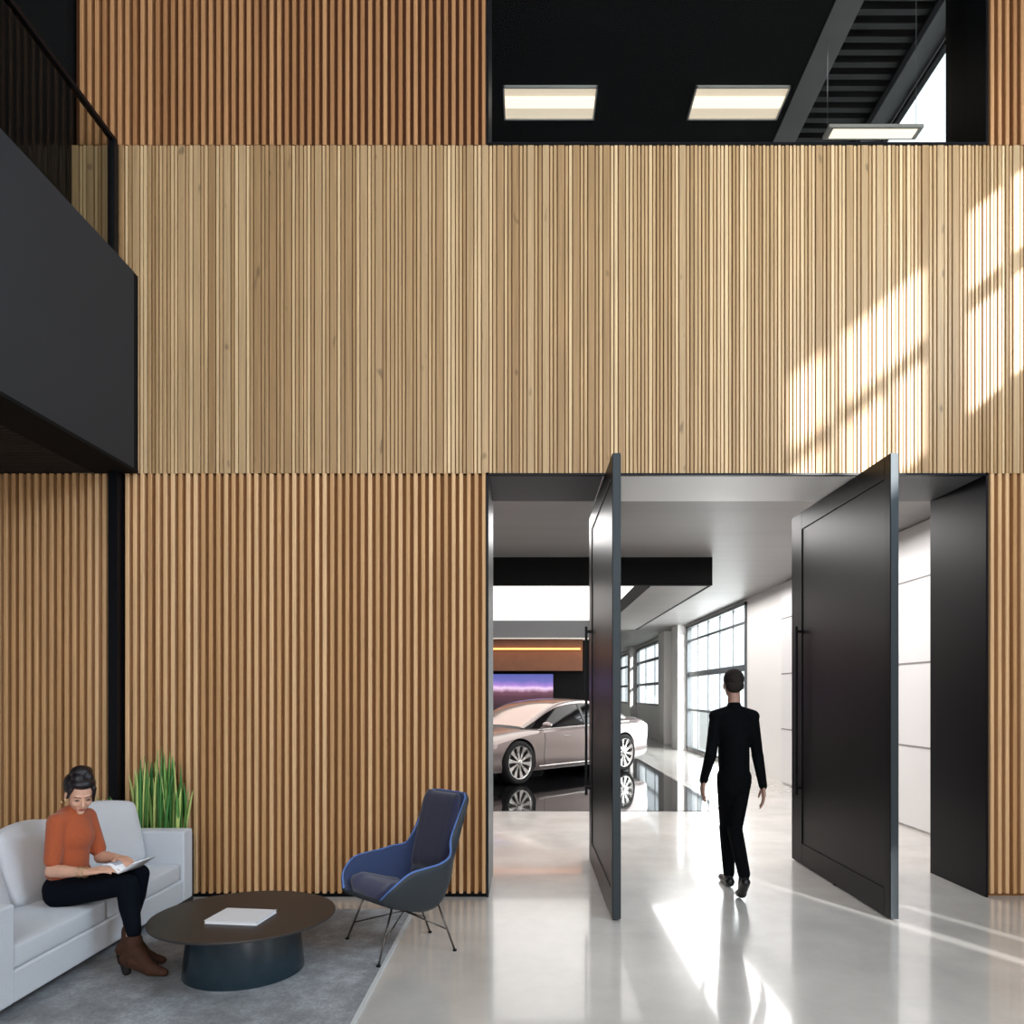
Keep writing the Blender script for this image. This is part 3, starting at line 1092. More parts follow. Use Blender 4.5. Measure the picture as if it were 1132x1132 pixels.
pad('seat_cushion', -0.0, 0.46, 0.012, 0.125, 1.28, M['navy_seat'])
pad('back_cushion', 0.64, 0.985, 0.014, 0.06, 1.06, M['navy'])
pad('lumbar_cushion', 0.49, 0.645, 0.014, 0.06, 1.0, M['navy'])
feet = [(-1.17, 4.82), (-0.869, 4.33), (-0.454, 4.636), (-0.655, 4.99)]
tops = []
R_inv = Matrix.Rotation(-ang, 2)
loc2 = []
for fx, fy in feet:
    v = R_inv @ Vector((fx - CH[0], fy - CH[1]))
    loc2.append(v)
for v, (tx, tz) in zip(loc2, ((0.17, 0.305), (0.17, 0.305), (-0.14, 0.30), (-0.14, 0.30))):
    fz = 0.012 if v.x > 0 else 0.0
    top = Vector((tx, v.y * 0.55, tz)); tops.append((Vector((v.x, v.y, fz)), top))
    lg = MB().tube([(v.x, v.y, fz + 0.004), top], 0.0065, 10).build('leg', M['chrome'], ch, smooth=True)
    MB().tube([(v.x, v.y, fz), (v.x, v.y, fz + 0.01)], 0.013, 12).build('foot_glide', M['black'], lg)
for a_, b_ in tops:
    MB().tube([a_.lerp(b_, 0.42), Vector((0.0, 0, 0.232))], 0.005, 8).build('stretcher', M['chrome'], ch, smooth=True)
MB().tube([tops[0][1], tops[1][1], tops[2][1], tops[3][1], tops[0][1]], 0.006, 8).build('underframe', M['chrome'], ch)

# ================================================================ PEOPLE
def frame_m(f, up=(0, 0, 1)):
    f = Vector(f).normalized()
    l = Vector(up).cross(f).normalized()
    u = f.cross(l).normalized()
    return Matrix((f, l, u)).transposed()


def head_prims(c, R, s=1.0, fem=True):
    def P_(x, y, z): return Vector(c) + R @ (Vector((x, y, z)) * s)
    def E(x, y, z, a, b_, d): return ('e', P_(x, y, z), (a * s, b_ * s, d * s), R)
    jw = 0.050 if fem else 0.056
    pr = [E(-0.012, 0, 0.030, 0.095, 0.074, 0.088),
          E(0.022, 0, -0.028, 0.066, 0.060, 0.080),
          E(0.020, 0, -0.060, 0.056, jw, 0.045),
          E(0.058, 0, -0.098, 0.024, 0.024, 0.018),
          E(0.062, 0, 0.022, 0.026, 0.050, 0.014),
          E(0.050, 0.034, -0.034, 0.030, 0.024, 0.026), E(0.050, -0.034, -0.034, 0.030, 0.024, 0.026),
          ('c', P_(0.084, 0, 0.010), 0.007 * s, P_(0.104, 0, -0.030), 0.011 * s),
          E(0.094, 0.010, -0.034, 0.010, 0.008, 0.007), E(0.094, -0.010, -0.034, 0.010, 0.008, 0.007),
          E(0.076, 0, -0.066, 0.015, 0.026, 0.012),
          E(-0.008, 0.076, -0.012, 0.016, 0.008, 0.030), E(-0.008, -0.076, -0.012, 0.016, 0.008, 0.030)]
    return pr


def hand_prims(w, d, n, side, s=1.0, curl=0.35):
    """w wrist, d hand direction, n palm normal (palm side), side: thumb direction"""
    w = Vector(w); d = Vector(d).normalized(); n = Vector(n); n = (n - d * n.dot(d)).normalized()
    t = d.cross(n).normalized()
    if t.dot(Vector(side)) < 0: t = -t
    pr = []
    for k, off in enumerate((0.027, 0.009, -0.009, -0.026)):
        a = w + t * off * 0.55 * s
        kn = w + d * (0.085 - 0.006 * abs(k - 1)) * s + t * off * s
        pr.append(('c', a, 0.015 * s, kn, 0.0125 * s))
        L = (0.040, 0.045, 0.042, 0.033)[k] * s
        p = kn; dd = d.copy()
        for seg, (fl, rr2) in enumerate(((1.0, 0.0088), (0.68, 0.0080), (0.55, 0.0070))):
            dd = (dd + n * math.tan(curl) * (0.6 + 0.35 * seg)).normalized()
            q = p + dd * L * fl
            pr.append(('c', p, (rr2 + 0.0008) * s, q, rr2 * s))
            p = q
    a = w + d * 0.022 * s + t * 0.020 * s
    b_ = a + (d * 0.55 + t * 0.75 + n * 0.3).normalized() * 0.040 * s
    c = b_ + (d * 0.9 + t * 0.25 + n * 0.35).normalized() * 0.030 * s
    e = c + (d * 1.0 + n * 0.4).normalized() * 0.022 * s
    pr += [('c', a, 0.014 * s, b_, 0.0115 * s), ('c', b_, 0.0105 * s, c, 0.0095 * s), ('c', c, 0.009 * s, e, 0.0078 * s)]
    return pr


# ---------------- seated woman reading
wo = empty('person', (-2.6, 4.35, 0))
tag(wo, 'seated woman in rust knit top and dark jeans reading on the sofa', 'person')
hd = Vector((-2.612, 4.33, 1.022))
fdir = Vector((0.62, -0.66, -0.40))
RH = frame_m(fdir)
pel = Vector((-2.700, 4.35, 0.485))
chest = Vector((-2.675, 4.345, 0.79))
nb = Vector((-2.645, 4.347, 0.905))
rs, ls = Vector((-2.690, 4.240, 0.870)), Vector((-2.640, 4.445, 0.870))
re, le = Vector((-2.695, 4.205, 0.60)), Vector((-2.575, 4.475, 0.62))
rw, lw = Vector((-2.475, 4.155, 0.605)), Vector((-2.415, 4.37, 0.64))
rk, lk = Vector((-2.285, 4.235, 0.515)), Vector((-2.305, 4.40, 0.535))
rh_, lh_ = Vector((-2.69, 4.27, 0.475)), Vector((-2.69, 4.43, 0.475))
ra, la = Vector((-2.225, 4.195, 0.175)), Vector((-2.335, 4.36, 0.18))
side = Vector((-0.45, -0.89, 0)).normalized()
Rt = frame_m(Vector((0.97, -0.24, 0)))
pr = head_prims(hd, RH, 0.92)
pr += [('c', nb, 0.043, hd + RH @ Vector((-0.02, 0, -0.05)), 0.042),
       ('c', rs, 0.038, re, 0.032), ('c', ls, 0.038, le, 0.032),
       ('c', re, 0.036, re.lerp(rw, 0.35), 0.036), ('c', re.lerp(rw, 0.3), 0.036, rw, 0.021),
       ('c', le, 0.036, le.lerp(lw, 0.35), 0.036), ('c', le.lerp(lw, 0.3), 0.035, lw, 0.021),
       ('e', pel, (0.080, 0.115, 0.07), Rt), ('e', chest, (0.08, 0.10, 0.13), Rt),
       ('c', pel, 0.070, chest, 0.075),
       ('c', rh_, 0.065, rk, 0.045), ('c', lh_, 0.065, lk, 0.045),
       ('c', rk, 0.045, ra, 0.030), ('c', lk, 0.045, la, 0.030),
       ('c', ra, 0.030, ra + Vector((0.03, 0, -0.05)), 0.026), ('c', la, 0.030, la + Vector((0.03, 0, -0.05)), 0.026)]
pr += hand_prims(rw, (0.95, 0.25, 0.12), (0, 0.25, -1), (0.0, 1, 0.3), 0.92, 0.22)
pr += hand_prims(lw, (0.8, -0.55, 0.0), (0, 0.1, -1), (-0.3, -1, 0.3), 0.92, 0.22)
body = blob('body', pr, M['skin'], wo, 0.0042, 2)
# clothes
sw = [('e', chest, (0.108, 0.120, 0.165), Rt),
      ('e', chest + Vector((0.03, 0, -0.02)), (0.092, 0.105, 0.11), Rt),
      ('c', pel + Vector((0.015, 0, 0.08)), 0.100, chest + Vector((0, 0, -0.06)), 0.10),
      ('e', pel + Vector((0.008, 0, 0.080)), (0.104, 0.128, 0.062), Rt),
      ('c', nb, 0.052, nb + Vector((0.008, -0.003, 0.030)), 0.048),
      ('c', nb + Vector((0, 0, -0.03)), 0.058, rs, 0.050), ('c', nb + Vector((0, 0, -0.03)), 0.058, ls, 0.050),
      ('c', rs, 0.053, rs.lerp(re, 0.78), 0.047), ('c', ls, 0.053, ls.lerp(le, 0.78), 0.047)]
blob('sweater', sw, M['rust'], wo, 0.006, 5)
je = [('e', pel + Vector((0.0, 0, -0.01)), (0.108, 0.14, 0.10), Rt),
      ('c', rh_ + Vector((0, 0, -0.015)), 0.088, rk, 0.058), ('c', lh_ + Vector((0, 0, -0.015)), 0.088, lk, 0.058),
      ('c', rk, 0.060, rk.lerp(ra, 0.35), 0.056), ('c', rk.lerp(ra, 0.35), 0.055, ra + Vector((0, 0, 0.085)), 0.040),
      ('c', lk, 0.060, lk.lerp(la, 0.35), 0.056), ('c', lk.lerp(la, 0.35), 0.055, la + Vector((0, 0, 0.085)), 0.040)]
blob('jeans', je, M['jeans'], wo, 0.006, 4)


def boot(a, fx, parent):
    """ankle boot with block heel; a = ankle, fx = toe direction"""
    fx = Vector(fx).normalized()
    g = Vector((a.x, a.y, 0.012))
    heelp = g - fx * 0.045
    pr = [('c', a + Vector((0, 0, 0.035)), 0.046, a + Vector((0, 0, -0.03)), 0.046),
          ('c', a + Vector((0, 0, -0.03)), 0.046, heelp + Vector((0, 0, 0.095)), 0.038),
          ('c', a + Vector((0, 0, -0.02)) + fx * 0.01, 0.045, g + fx * 0.09 + Vector((0, 0, 0.052)), 0.036),
          ('c', a + Vector((0, 0, -0.07)), 0.045, g + fx * 0.12 + Vector((0, 0, 0.042)), 0.034),
          ('c', g + fx * 0.10 + Vector((0, 0, 0.040)), 0.037, g + fx * 0.185 + Vector((0, 0, 0.026)), 0.022),
          ('c', heelp + Vector((0, 0, 0.085)), 0.034, g + fx * 0.10 + Vector((0, 0, 0.036)), 0.030)]
    o = blob('boot', pr, M['boot'], parent, 0.005, 3)
    h = blob('heel', [('c', heelp + Vector((-0.004, 0, 0.062)), 0.028, heelp + Vector((0, 0, 0.022)), 0.023)], M['sole'], None, 0.005, 1)
    h.parent = o
    return o


boot(ra, (1, -0.12, 0), wo)
boot(la, (1, 0.05, 0), wo)
RHm = RH


def H(x, y, z, s=0.92): return hd + RH @ (Vector((x, y, z)) * s)


hr = [('e', H(-0.034, 0, 0.052), (0.090, 0.084, 0.082), RH), ('e', H(0.02, 0, 0.092), (0.060, 0.066, 0.036), RH),
      ('e', H(-0.055, 0, 0.0), (0.055, 0.074, 0.068), RH),
      ('e', H(-0.030, 0.0, 0.135), (0.050, 0.056, 0.042), RH), ('e', H(-0.055, 0.03, 0.125), (0.04, 0.04, 0.035), RH),
      ('e', H(0.01, -0.02, 0.125), (0.035, 0.035, 0.026), RH), ('e', H(0.0, 0.035, 0.12), (0.035, 0.03, 0.028), RH),
      ('c', H(0.048, -0.064, 0.06), 0.012, H(0.024, -0.074, -0.01), 0.006), ('c', H(0.048, 0.064, 0.06), 0.014, H(0.020, 0.076, -0.05), 0.007)]
blob('hair', hr, M['hair'], wo, 0.0045, 2)


def feat(name, prims, m, parent, vox=0.0022, sm=1):
    return blob(name, prims, m, parent, vox, sm)


feat('lips', [('e', H(0.086, 0, -0.064), (0.006, 0.019, 0.0055), RH)], M['lip'], wo)
for sgn in (-1, 1):
    feat('eye', [('e', H(0.079, sgn * 0.030, -0.003), (0.006, 0.014, 0.0040), RH)], M['eyed'], wo)
    feat('eyebrow', [('c', H(0.084, sgn * 0.016, 0.019), 0.0026, H(0.076, sgn * 0.046, 0.021), 0.0022)], M['eyed'], wo)
MB().tube([H(-0.002, -0.086, -0.045) + Vector((0.013 * math.cos(a), 0, 0.013 * math.sin(a))) for a in [2 * PI * i / 16 for i in range(17)]], 0.0018, 6).build('earring', M['gold'], wo)
bpy.data.objects['earring'].matrix_parent_inverse = Matrix.Translation(-wo.location)
d_ = (rw - re).normalized()
for q_, off in (('bracelet', -0.035), ('bracelet', 0.0)):
    c = rw + d_ * off
    a1 = d_.cross(Vector((0, 0, 1))).normalized(); a2 = a1.cross(d_)
    o = MB().tube([c + a1 * 0.028 * math.cos(t) + a2 * 0.028 * math.sin(t) for t in [2 * PI * i / 20 for i in range(21)]], 0.004, 6).build(q_, M['gold'], wo, smooth=True)
    o.matrix_parent_inverse = Matrix.Translation(-wo.location)

# open magazine on her lap
om = empty('open_magazine', (-2.295, 4.27, 0.588))
tag(om, 'open white magazine held on the seated woman\'s lap', 'magazine')
om.rotation_euler = (0, 0, math.radians(-12))
for sgn in (-1, 1):
    mb = MB()
    rows = []
    for i in range(13):
        u = i / 12
        x = sgn * 0.108 * u
        z = 0.002 + 0.036 * math.sin(u * PI * 0.5) + (0.018 * math.sin(u * PI) if sgn < 0 else 0.03 * u * u)
        rows.append([Vector((x, -0.085, z)), Vector((x, 0.085, z))])
    mb.grid(rows)
    o = mb.build('page', M['paper'], om, smooth=True)
    md = o.modifiers.new('s', 'SOLIDIFY'); md.thickness = 0.006; md.offset = 0
    mb = MB()
    rows2 = [[Vector((p[0].x, -0.06, p[0].z + 0.0036)), Vector((p[0].x, 0.04, p[0].z + 0.0036))] for p in rows[3:10]]
    mb.grid(rows2)
    o2 = mb.build('printed_text', M['print'], o, smooth=True)

# ---------------- walking man, back to the camera
mn = empty('person', (1.675, 6.0, 0))
tag(mn, 'man in black walking away between the open pivot doors', 'person')
X0 = 1.672
mh = Vector((X0 + 0.002, 6.03, 1.680))
RM = frame_m((0.06, 1, -0.08))
Rb = frame_m((0.05, 1, 0))
mpel = Vector((X0, 6.0, 0.93)); mch = Vector((X0 - 0.002, 6.01, 1.30)); mnb = Vector((X0, 6.0, 1.505))
m_ls, m_rs = Vector((X0 - 0.148, 6.02, 1.425)), Vector((X0 + 0.148, 5.98, 1.425))
m_le, m_re = Vector((X0 - 0.195, 5.97, 1.12)), Vector((X0 + 0.195, 6.02, 1.11))
m_lw, m_rw = Vector((X0 - 0.232, 6.06, 0.90)), Vector((X0 + 0.212, 5.93, 0.87))
m_lh, m_rh = Vector((X0 - 0.062, 6.0, 0.90)), Vector((X0 + 0.062, 6.0, 0.90))
m_lk, m_rk = Vector((X0 - 0.014, 6.17, 0.50)), Vector((X0 + 0.016, 6.03, 0.50))
m_la, m_ra = Vector((X0 + 0.012, 6.20, 0.095)), Vector((X0 - 0.002, 5.72, 0.20))
pr = head_prims(mh, RM, 1.0, False)
pr += [('c', mnb, 0.05, mh + Vector((0, -0.015, -0.05)), 0.047), ('e', mch, (0.09, 0.15, 0.18), Rb), ('e', mpel, (0.09, 0.13, 0.11), Rb),
       ('c', mpel, 0.10, mch, 0.10),
       ('c', m_ls, 0.045, m_le, 0.036), ('c', m_rs, 0.045, m_re, 0.036), ('c', m_le, 0.038, m_lw, 0.024), ('c', m_re, 0.038, m_rw, 0.024),
       ('c', m_lh, 0.075, m_lk, 0.05), ('c', m_rh, 0.075, m_rk, 0.05), ('c', m_lk, 0.05, m_la, 0.035), ('c', m_rk, 0.05, m_ra, 0.035),
       ('c', m_la, 0.034, m_la + Vector((0, 0.12, -0.055)), 0.026), ('c', m_ra, 0.034, Vector((m_ra.x, 5.80, 0.05)), 0.026)]
pr += hand_prims(m_lw, (-0.10, 0.08, -1), (1, 0.1, 0), (0, 1, 0), 1.0, 0.28)
pr += hand_prims(m_rw, (0.06, -0.06, -1), (-1, 0.1, 0), (0, 1, 0), 1.0, 0.28)
blob('body', pr, M['skin_m'], mn, 0.0052, 2)
top_ = [('e', mch + Vector((0, 0, 0.0)), (0.112, 0.158, 0.17), Rb), ('c', mpel + Vector((0, 0, 0.02)), 0.122, mch, 0.125),
        ('e', mpel + Vector((0, 0, 0.0)), (0.112, 0.140, 0.12), Rb),
        ('c', mnb + Vector((0, 0, -0.03)), 0.060, mnb + Vector((0, 0, 0.004)), 0.055),
        ('c', mnb + Vector((0, 0, -0.035)), 0.055, m_ls, 0.052), ('c', mnb + Vector((0, 0, -0.035)), 0.055, m_rs, 0.052),
        ('c', m_ls + Vector((0.006, 0, -0.008)), 0.051, m_le, 0.046), ('c', m_rs + Vector((-0.006, 0, -0.008)), 0.051, m_re, 0.046), ('c', m_le, 0.048, m_lw, 0.034), ('c', m_re, 0.048, m_rw, 0.034)]
blob('sweater', top_, M['blackcloth'], mn, 0.007, 5)
tr = [('e', mpel + Vector((0, 0, -0.04)), (0.108, 0.136, 0.12), Rb),
      ('c', m_lh, 0.078, m_lk, 0.058), ('c', m_rh, 0.078, m_rk, 0.058),
      ('c', m_lk, 0.063, m_la + Vector((0, 0, 0.02)), 0.048), ('c', m_rk, 0.063, m_ra + Vector((0, 0, 0.02)), 0.048)]
blob('trousers', tr, M['blackcloth'], mn, 0.007, 4)
# shoes: left planted, right on its toe
sh1 = [('c', Vector((m_la.x, 6.165, 0.045)), 0.040, Vector((m_la.x, 6.30, 0.036)), 0.036), ('c', Vector((m_la.x, 6.30, 0.036)), 0.038, Vector((m_la.x - 0.01, 6.40, 0.030)), 0.028),
       ('c', m_la, 0.042, Vector((m_la.x, 6.24, 0.05)), 0.036)]
blob('shoe', sh1, M['shoe'], mn, 0.006, 2)
sh2 = [('c', Vector((m_ra.x, 5.675, 0.165)), 0.036, Vector((m_ra.x, 5.78, 0.060)), 0.038), ('c', Vector((m_ra.x, 5.78, 0.055)), 0.040, Vector((m_ra.x, 5.86, 0.032)), 0.030),
       ('c', m_ra, 0.042, Vector((m_ra.x, 5.76, 0.085)), 0.036)]
blob('shoe', sh2, M['shoe'], mn, 0.006, 2)


def HM(x, y, z): return mh + RM @ Vector((x, y, z))


blob('hair', [('e', HM(-0.022, 0, 0.045), (0.098, 0.082, 0.086), RM), ('e', HM(-0.05, 0, -0.005), (0.058, 0.074, 0.066), RM), ('e', HM(0.02, 0, 0.09), (0.066, 0.062, 0.038), RM)], M['hair_m'], mn, 0.005, 2)
for sgn in (-1, 1):
    feat('eye', [('e', HM(0.079, sgn * 0.030, -0.003), (0.007, 0.013, 0.0055), RM)], M['eyed'], mn)

# ================================================================ CAR
S = 1.07
hx, hy = -0.68, -0.733
car = empty('car', (0.21, 14.99, 0.006), math.atan2(hy, hx))
car.scale = (S, S, S)
tag(car, 'rose silver four door electric sedan on glossy black tiles', 'car')
# stations: x, half width, z bottom, z belt/shoulder, z top at centre
ST = [(-2.62, 0.55, 0.50, 0.80, 0.86), (-2.56, 0.74, 0.34, 0.88, 0.98), (-2.35, 0.86, 0.26, 0.93, 1.06), (-1.9, 0.925, 0.21, 0.95, 1.07), (-1.4, 0.955, 0.18, 0.94, 1.02),
      (-0.7, 0.955, 0.17, 0.91, 0.98), (0.0, 0.95, 0.17, 0.89, 0.95), (0.7, 0.95, 0.17, 0.87, 0.93), (1.1, 0.955, 0.17, 0.85, 0.925), (1.5, 0.955, 0.18, 0.80, 0.87), (1.9, 0.93, 0.19, 0.73, 0.79), (2.15, 0.86, 0.20, 0.66, 0.71),
      (2.29, 0.74, 0.24, 0.60, 0.64), (2.35, 0.58, 0.30, 0.54, 0.57)]
ST = [(s_[0],) + s_[1:] for s_ in ST]


def body_section(x):
    hw, zb, zs, zt = interp(ST, x)
    pts = [(0, zb), (hw * 0.80, zb), (hw * 0.94, zb + 0.03), (hw * 0.985, zb + 0.12), (hw * 0.972, zb + (zs - zb) * 0.38), (hw * 0.992, zb + (zs - zb) * 0.62),
           (hw, zb + (zs - zb) * 0.80), (hw * 0.985, zs - 0.025), (hw * 0.93, zs + 0.01), (hw * 0.84, zs + (zt - zs) * 0.45), (hw * 0.62, zs + (zt - zs) * 0.75), (hw * 0.3, zs + (zt - zs) * 0.95), (0, zt)]
    full = [Vector((x, y, z)) for y, z in pts]
    full += [Vector((x, -y, z)) for y, z in pts[-2:0:-1]]
    return full


xs = list(np.linspace(-2.62, 2.35, 90))
mb = MB()
vv = mb.grid([body_section(x) for x in xs], close=True)
mb.bm.faces.new(vv[0]); mb.bm.faces.new(vv[-1][::-1])
cb = mb.build('body', M['car'], car, smooth=True)
cutters = []
WZ, WR, AX = 0.365, 0.365, 1.48
for x in (AX, -AX):
    for sgn in (-1, 1):
        c = MB().lathe([(WR + 0.035, -0.30), (WR + 0.035, 0.30)], 48, axis='y').build('cut', M['cartrim'])
        c.parent = car
        c.location = (x, sgn * 0.86, WZ)
        md = cb.modifiers.new('arch', 'BOOLEAN'); md.operation = 'DIFFERENCE'; md.object = c; md.solver = 'EXACT'
        cutters.append(c)
bpy.context.view_layer.update()
evaluated(cb)
for c in cutters:
    bpy.data.objects.remove(c)
md = cb.modifiers.new('e', 'EDGE_SPLIT'); md.split_angle = math.radians(42)
# dark wheel wells
for x in (AX, -AX):
    MB().lathe([(WR + 0.03, -0.80), (WR + 0.03, 0.80)], 40, axis='y').build('wheel_well', M['cartrim'], car, smooth=True, loc=(x, 0, WZ + 0.012)).scale = (1, 0.86, 1)

# greenhouse: x, half width base, z base, half width roof, z roof
GH = [(1.18, 0.70, 0.90, 0.66, 0.915), (0.80, 0.80, 0.90, 0.66, 1.10), (0.45, 0.83, 0.90, 0.63, 1.26), (0.15, 0.845, 0.90, 0.61, 1.355), (-0.3, 0.85, 0.91, 0.60, 1.41), (-0.8, 0.845, 0.92, 0.59, 1.40), (-1.3, 0.82, 0.94, 0.57, 1.32), (-1.75, 0.76, 0.98, 0.54, 1.205), (-2.1, 0.68, 1.02, 0.50, 1.09)]
GH = sorted(GH)


def gh(x, off=0.0):
    wb, zb, wr, zr = interp(GH, x)
    return wb + off, zb, wr + off, zr + off


def gh_pt(x, t, off=0.0):
    """t 0..1 from belt to roof edge, 1..2 roof edge to centre (left side)"""
    wb, zb, wr, zr = gh(x, 0)
    zb -= 0.05
    if t <= 1:
        y = wb + (wr - wb) * t ** 1.25; z = zb + (zr - 0.035 - zb) * t
        n = Vector((0, 1, 0.5)).normalized()
    else:
        u = t - 1
        y = wr * (1 - u); z = zr - 0.035 + 0.035 * (1 - (1 - u) ** 2)
        n = Vector((0, 0.3 * (1 - u), 1)).normalized()
    return Vector((x, y, z)) + n * off


def gh_rows(xa, xb, ta, tb, off, n=40, k=16, both=True):
    rows = []
    for i in range(n + 1):
        x = xa + (xb - xa) * i / n
        row = [gh_pt(x, ta + (tb - ta) * j / k, off) for j in range(k + 1)]
        rows.append(row)
    return rows


mb = MB()
rows = []
for r in gh_rows(-2.1, 1.18, 0, 2, 0):
    rows.append(r + [Vector((p.x, -p.y, p.z)) for p in r[-2::-1]])
mb.grid(rows)
mb.build('glasshouse', M['carglass'], car, smooth=True)
mb = MB()
ws = [r + [Vector((p.x, -p.y, p.z)) for p in r[-2::-1]] for r in gh_rows(0.02, 1.10, 0.99, 2, 0.005)]
mb.grid(ws)
mb.build('windscreen', M['windscreen'], car, smooth=True)
# roof and pillars in body colour
mb = MB()
rf = [r + [Vector((p.x, -p.y, p.z)) for p in r[-2::-1]] for r in gh_rows(-1.35, 0.02, 0.93, 2, 0.006)]
mb.grid(rf)
mb.build('roof', M['car'], car, smooth=True)
for sgn in (-1, 1):
    mb = MB()
    # A pillar + cantrail + C pillar as a band along the roof edge
    rows = []
    for i in range(61):
        x = 1.12 - 3.2 * i / 60
        lo = 0.90 if x > -1.2 else 0.90 - (-1.2 - x) * 1.0
        row = [gh_pt(x, lo + (1.10 - lo) * j / 5, 0.008) for j in range(6)]
        rows.append([Vector((p.x, sgn * p.y, p.z)) for p in row])
    mb.grid(rows)
    mb.build('roof_rail', M['carchrome'] if False else M['car'], car, smooth=True)
    mb = MB()
    rows = []
    for i in range(3):
        x = -0.36 - 0.07 * i / 2
        rows.append([Vector((p.x, sgn * p.y, p.z)) for p in (gh_pt(x, j / 8, 0.007) for j in range(9))])
    mb.grid(rows)
    mb.build('door_pillar', M['cartrim'], car, smooth=True)
    # bright line along the belt
    mb = MB()
    mb.tube([Vector((x, sgn * (interp(ST, x)[0] * 0.90 + 0.01), interp(ST, x)[2] + 0.025)) for x in np.linspace(0.95, -1.75, 24)], 0.010, 6)
    mb.build('belt_trim', M['carchrome'], car, smooth=True)
    # sill shadow strip and lower bright sill
    mb = MB()
    mb.tube([Vector((x, sgn * 0.938, 0.27)) for x in np.linspace(1.0, -1.0, 12)], 0.014, 6)
    mb.build('sill_trim', M['carchrome'], car, smooth=True)
    # mirror
    mr_ = blob('mirror', [('e', (0.86, sgn * 0.99, 0.97), (0.07, 0.10, 0.055), None), ('c', (0.84, sgn * 0.84, 0.92), 0.018, (0.86, sgn * 0.95, 0.95), 0.02)], M['car'], None, 0.01, 3)
    mr_.parent = car
    # headlamp
    hl = blob('headlight', [('c', (2.20, sgn * 0.60, 0.60), 0.035, (1.98, sgn * 0.86, 0.63), 0.03)], M['light'], None, 0.01, 2)
    hl.parent = car
    # door shut lines
    for x in (0.86, -0.40, -1.22):
        mb = MB()
        pth = []
        for j in range(12):
            sec = body_section(x)
            zz = 0.30 + 0.58 * j / 11
            # outer y at that height by interpolation over the section
            half = [(p.z, p.y) for p in sec[2:9]]
            yy = np.interp(zz, [h[0] for h in half], [h[1] for h in half])
            pth.append((x, sgn * (yy + 0.0005), zz))
        mb.tube(pth, 0.004, 5)
        mb.build('door_seam', M['cartrim'], car)
    for x in (0.28, -0.95):
        B(x - 0.09, x + 0.09, sgn * 0.945 - 0.012, sgn * 0.945 + 0.012, 0.765, 0.785).build('door_handle', M['carchrome'], car)
B(2.27, 2.37, -0.5, 0.5, 0.30, 0.40).build('front_grille', M['cartrim'], car)


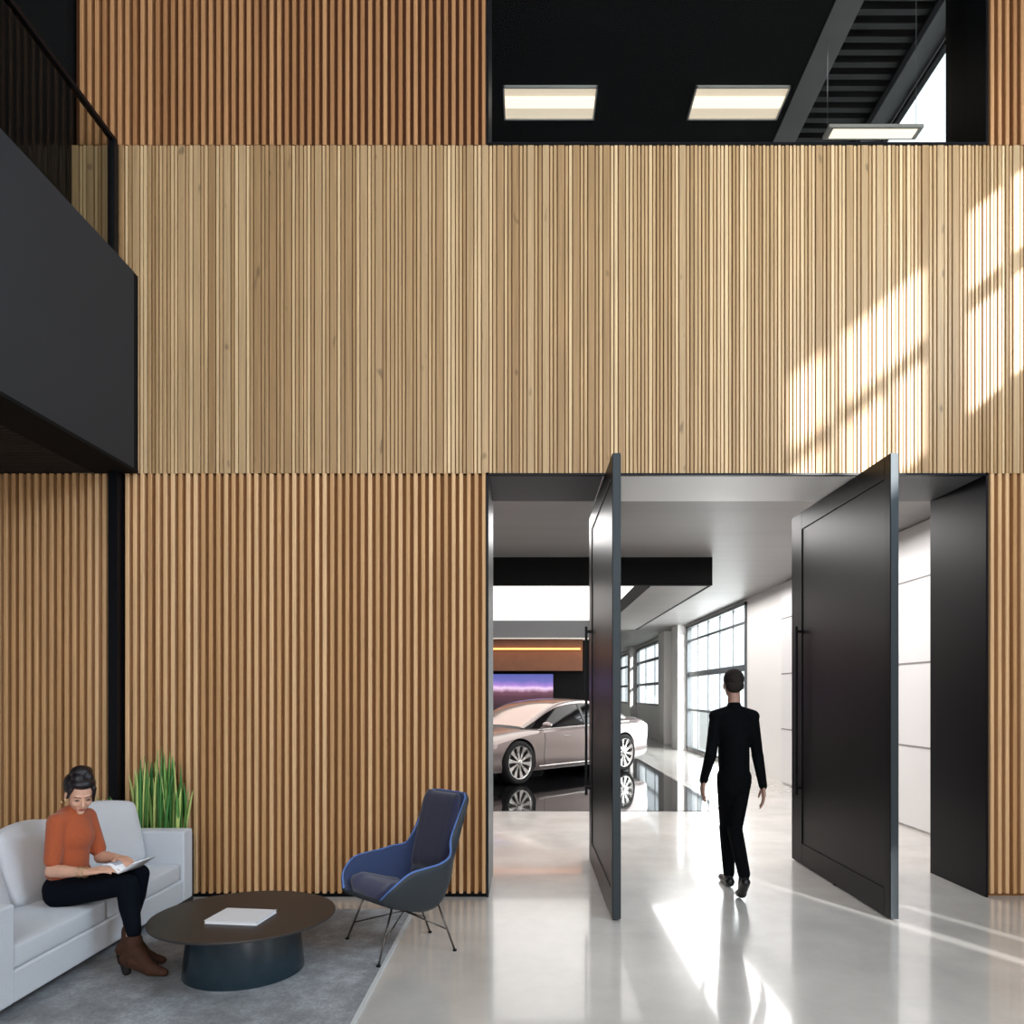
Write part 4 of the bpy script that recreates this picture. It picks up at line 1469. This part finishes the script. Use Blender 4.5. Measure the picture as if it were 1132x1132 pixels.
def wheel(x, sgn):
    wv = empty('wheel')
    wv.parent = car
    wv.location = (x, sgn * 0.84, WZ)
    wv.rotation_euler = (0, 0, 0 if sgn > 0 else PI)
    MB().lathe([(0.262, -0.11), (0.335, -0.115), (0.360, -0.09), (0.365, 0), (0.360, 0.09), (0.340, 0.112), (0.272, 0.112), (0.262, 0.09)], 56, axis='y', closed=False).build('tyre', M['tyre'], wv, smooth=True)
    MB().lathe([(0.262, -0.10), (0.255, 0.08), (0.270, 0.112), (0.278, 0.112), (0.268, 0.09)], 56, axis='y', closed=False).build('rim', M['rim'], wv, smooth=True)
    MB().lathe([(0.01, 0.03), (0.25, 0.02), (0.25, 0.0)], 40, axis='y').build('brake_disc', M['rimdark'], wv, smooth=True)
    for k in range(10):
        a = 2 * PI * k / 10 + 0.15
        mb = MB()
        u = Vector((math.cos(a), 0, math.sin(a))); t = Vector((-math.sin(a), 0, math.cos(a)))
        p = []
        for r_, hw_, y_ in ((0.04, 0.014, 0.095), (0.15, 0.022, 0.088), (0.262, 0.040, 0.104)):
            p.append([u * r_ - t * hw_ + Vector((0, y_, 0)), u * r_ + t * hw_ + Vector((0, y_, 0)), u * r_ + t * hw_ * 0.8 + Vector((0, y_ - 0.03, 0)), u * r_ - t * hw_ * 0.8 + Vector((0, y_ - 0.03, 0))])
        vv = mb.grid(p, close=True)
        mb.bm.faces.new(vv[0]); mb.bm.faces.new(vv[-1])
        mb.build('spoke', M['rim'], wv)
    MB().lathe([(0.05, 0.07), (0.05, 0.10), (0.03, 0.108), (0.002, 0.108)], 24, axis='y').build('hub', M['rim'], wv, smooth=True)
    return wv


for x in (AX, -AX):
    for sgn in (1, -1):
        wheel(x, sgn)

# ================================================================ SCREEN
scn = empty('display_screen', (0, 18.44, 0))
tag(scn, 'wide wall screen showing purple dusk sky behind the car', 'screen')
B(-4.0, 0.66, 0, 0.05, 0.9, 2.13).build('bezel', M['matte_black'], scn)
B(-3.98, 0.64, -0.012, 0.0, 0.92, 2.11).build('screen_panel', M['screen'], scn)

# ================================================================ UPPER LAMPS
def troffer(cx, cy, lab):
    o = empty('ceiling_light', (cx, cy, 9.3))
    tag(o, lab, 'light', 'recessed ceiling lights of the upper room')
    a, b_ = 0.60, 0.27
    mb = MB()
    mb.box(-a, a, -b_, -b_ + 0.02, -0.03, 0.0); mb.box(-a, a, b_ - 0.02, b_, -0.03, 0.0)
    mb.box(-a, -a + 0.02, -b_, b_, -0.03, 0.0); mb.box(a - 0.02, a, -b_, b_, -0.03, 0.0)
    mb.build('frame', M['lampframe'], o)
    B(-a + 0.02, a - 0.02, -b_ + 0.02, b_ - 0.02, -0.012, -0.006).build('reflector', M['lamp_dim'], o)
    B(-a + 0.025, a - 0.025, -0.10, 0.07, -0.026, -0.012).build('diffuser', M['lamp'], o)
    return o


troffer(0.29, 9.64, 'left of two rectangular ceiling lights in the dark upper room')
troffer(2.73, 9.64, 'right of two rectangular ceiling lights in the dark upper room')
pnd = empty('pendant_light', (3.92, 8.7, 0))
tag(pnd, 'slim linear pendant light hanging at right of the upper opening', 'light')
zt_ = 1.6 + (768 - 145) * 8.7 / 820
B(-0.42, 0.68, -0.10, 0.10, zt_ - 0.03, zt_ + 0.01).build('housing', M['lampframe'], pnd, bevel=0.004)
B(-0.36, 0.62, -0.07, 0.07, zt_ - 0.036, zt_ - 0.03).build('diffuser', M['lamp'], pnd)
for px in (-0.40, 0.64):
    MB().tube([(px, 0, zt_ + 0.04), (px, 0, 10.39)], 0.003, 6).build('cable', M['grey'], pnd)
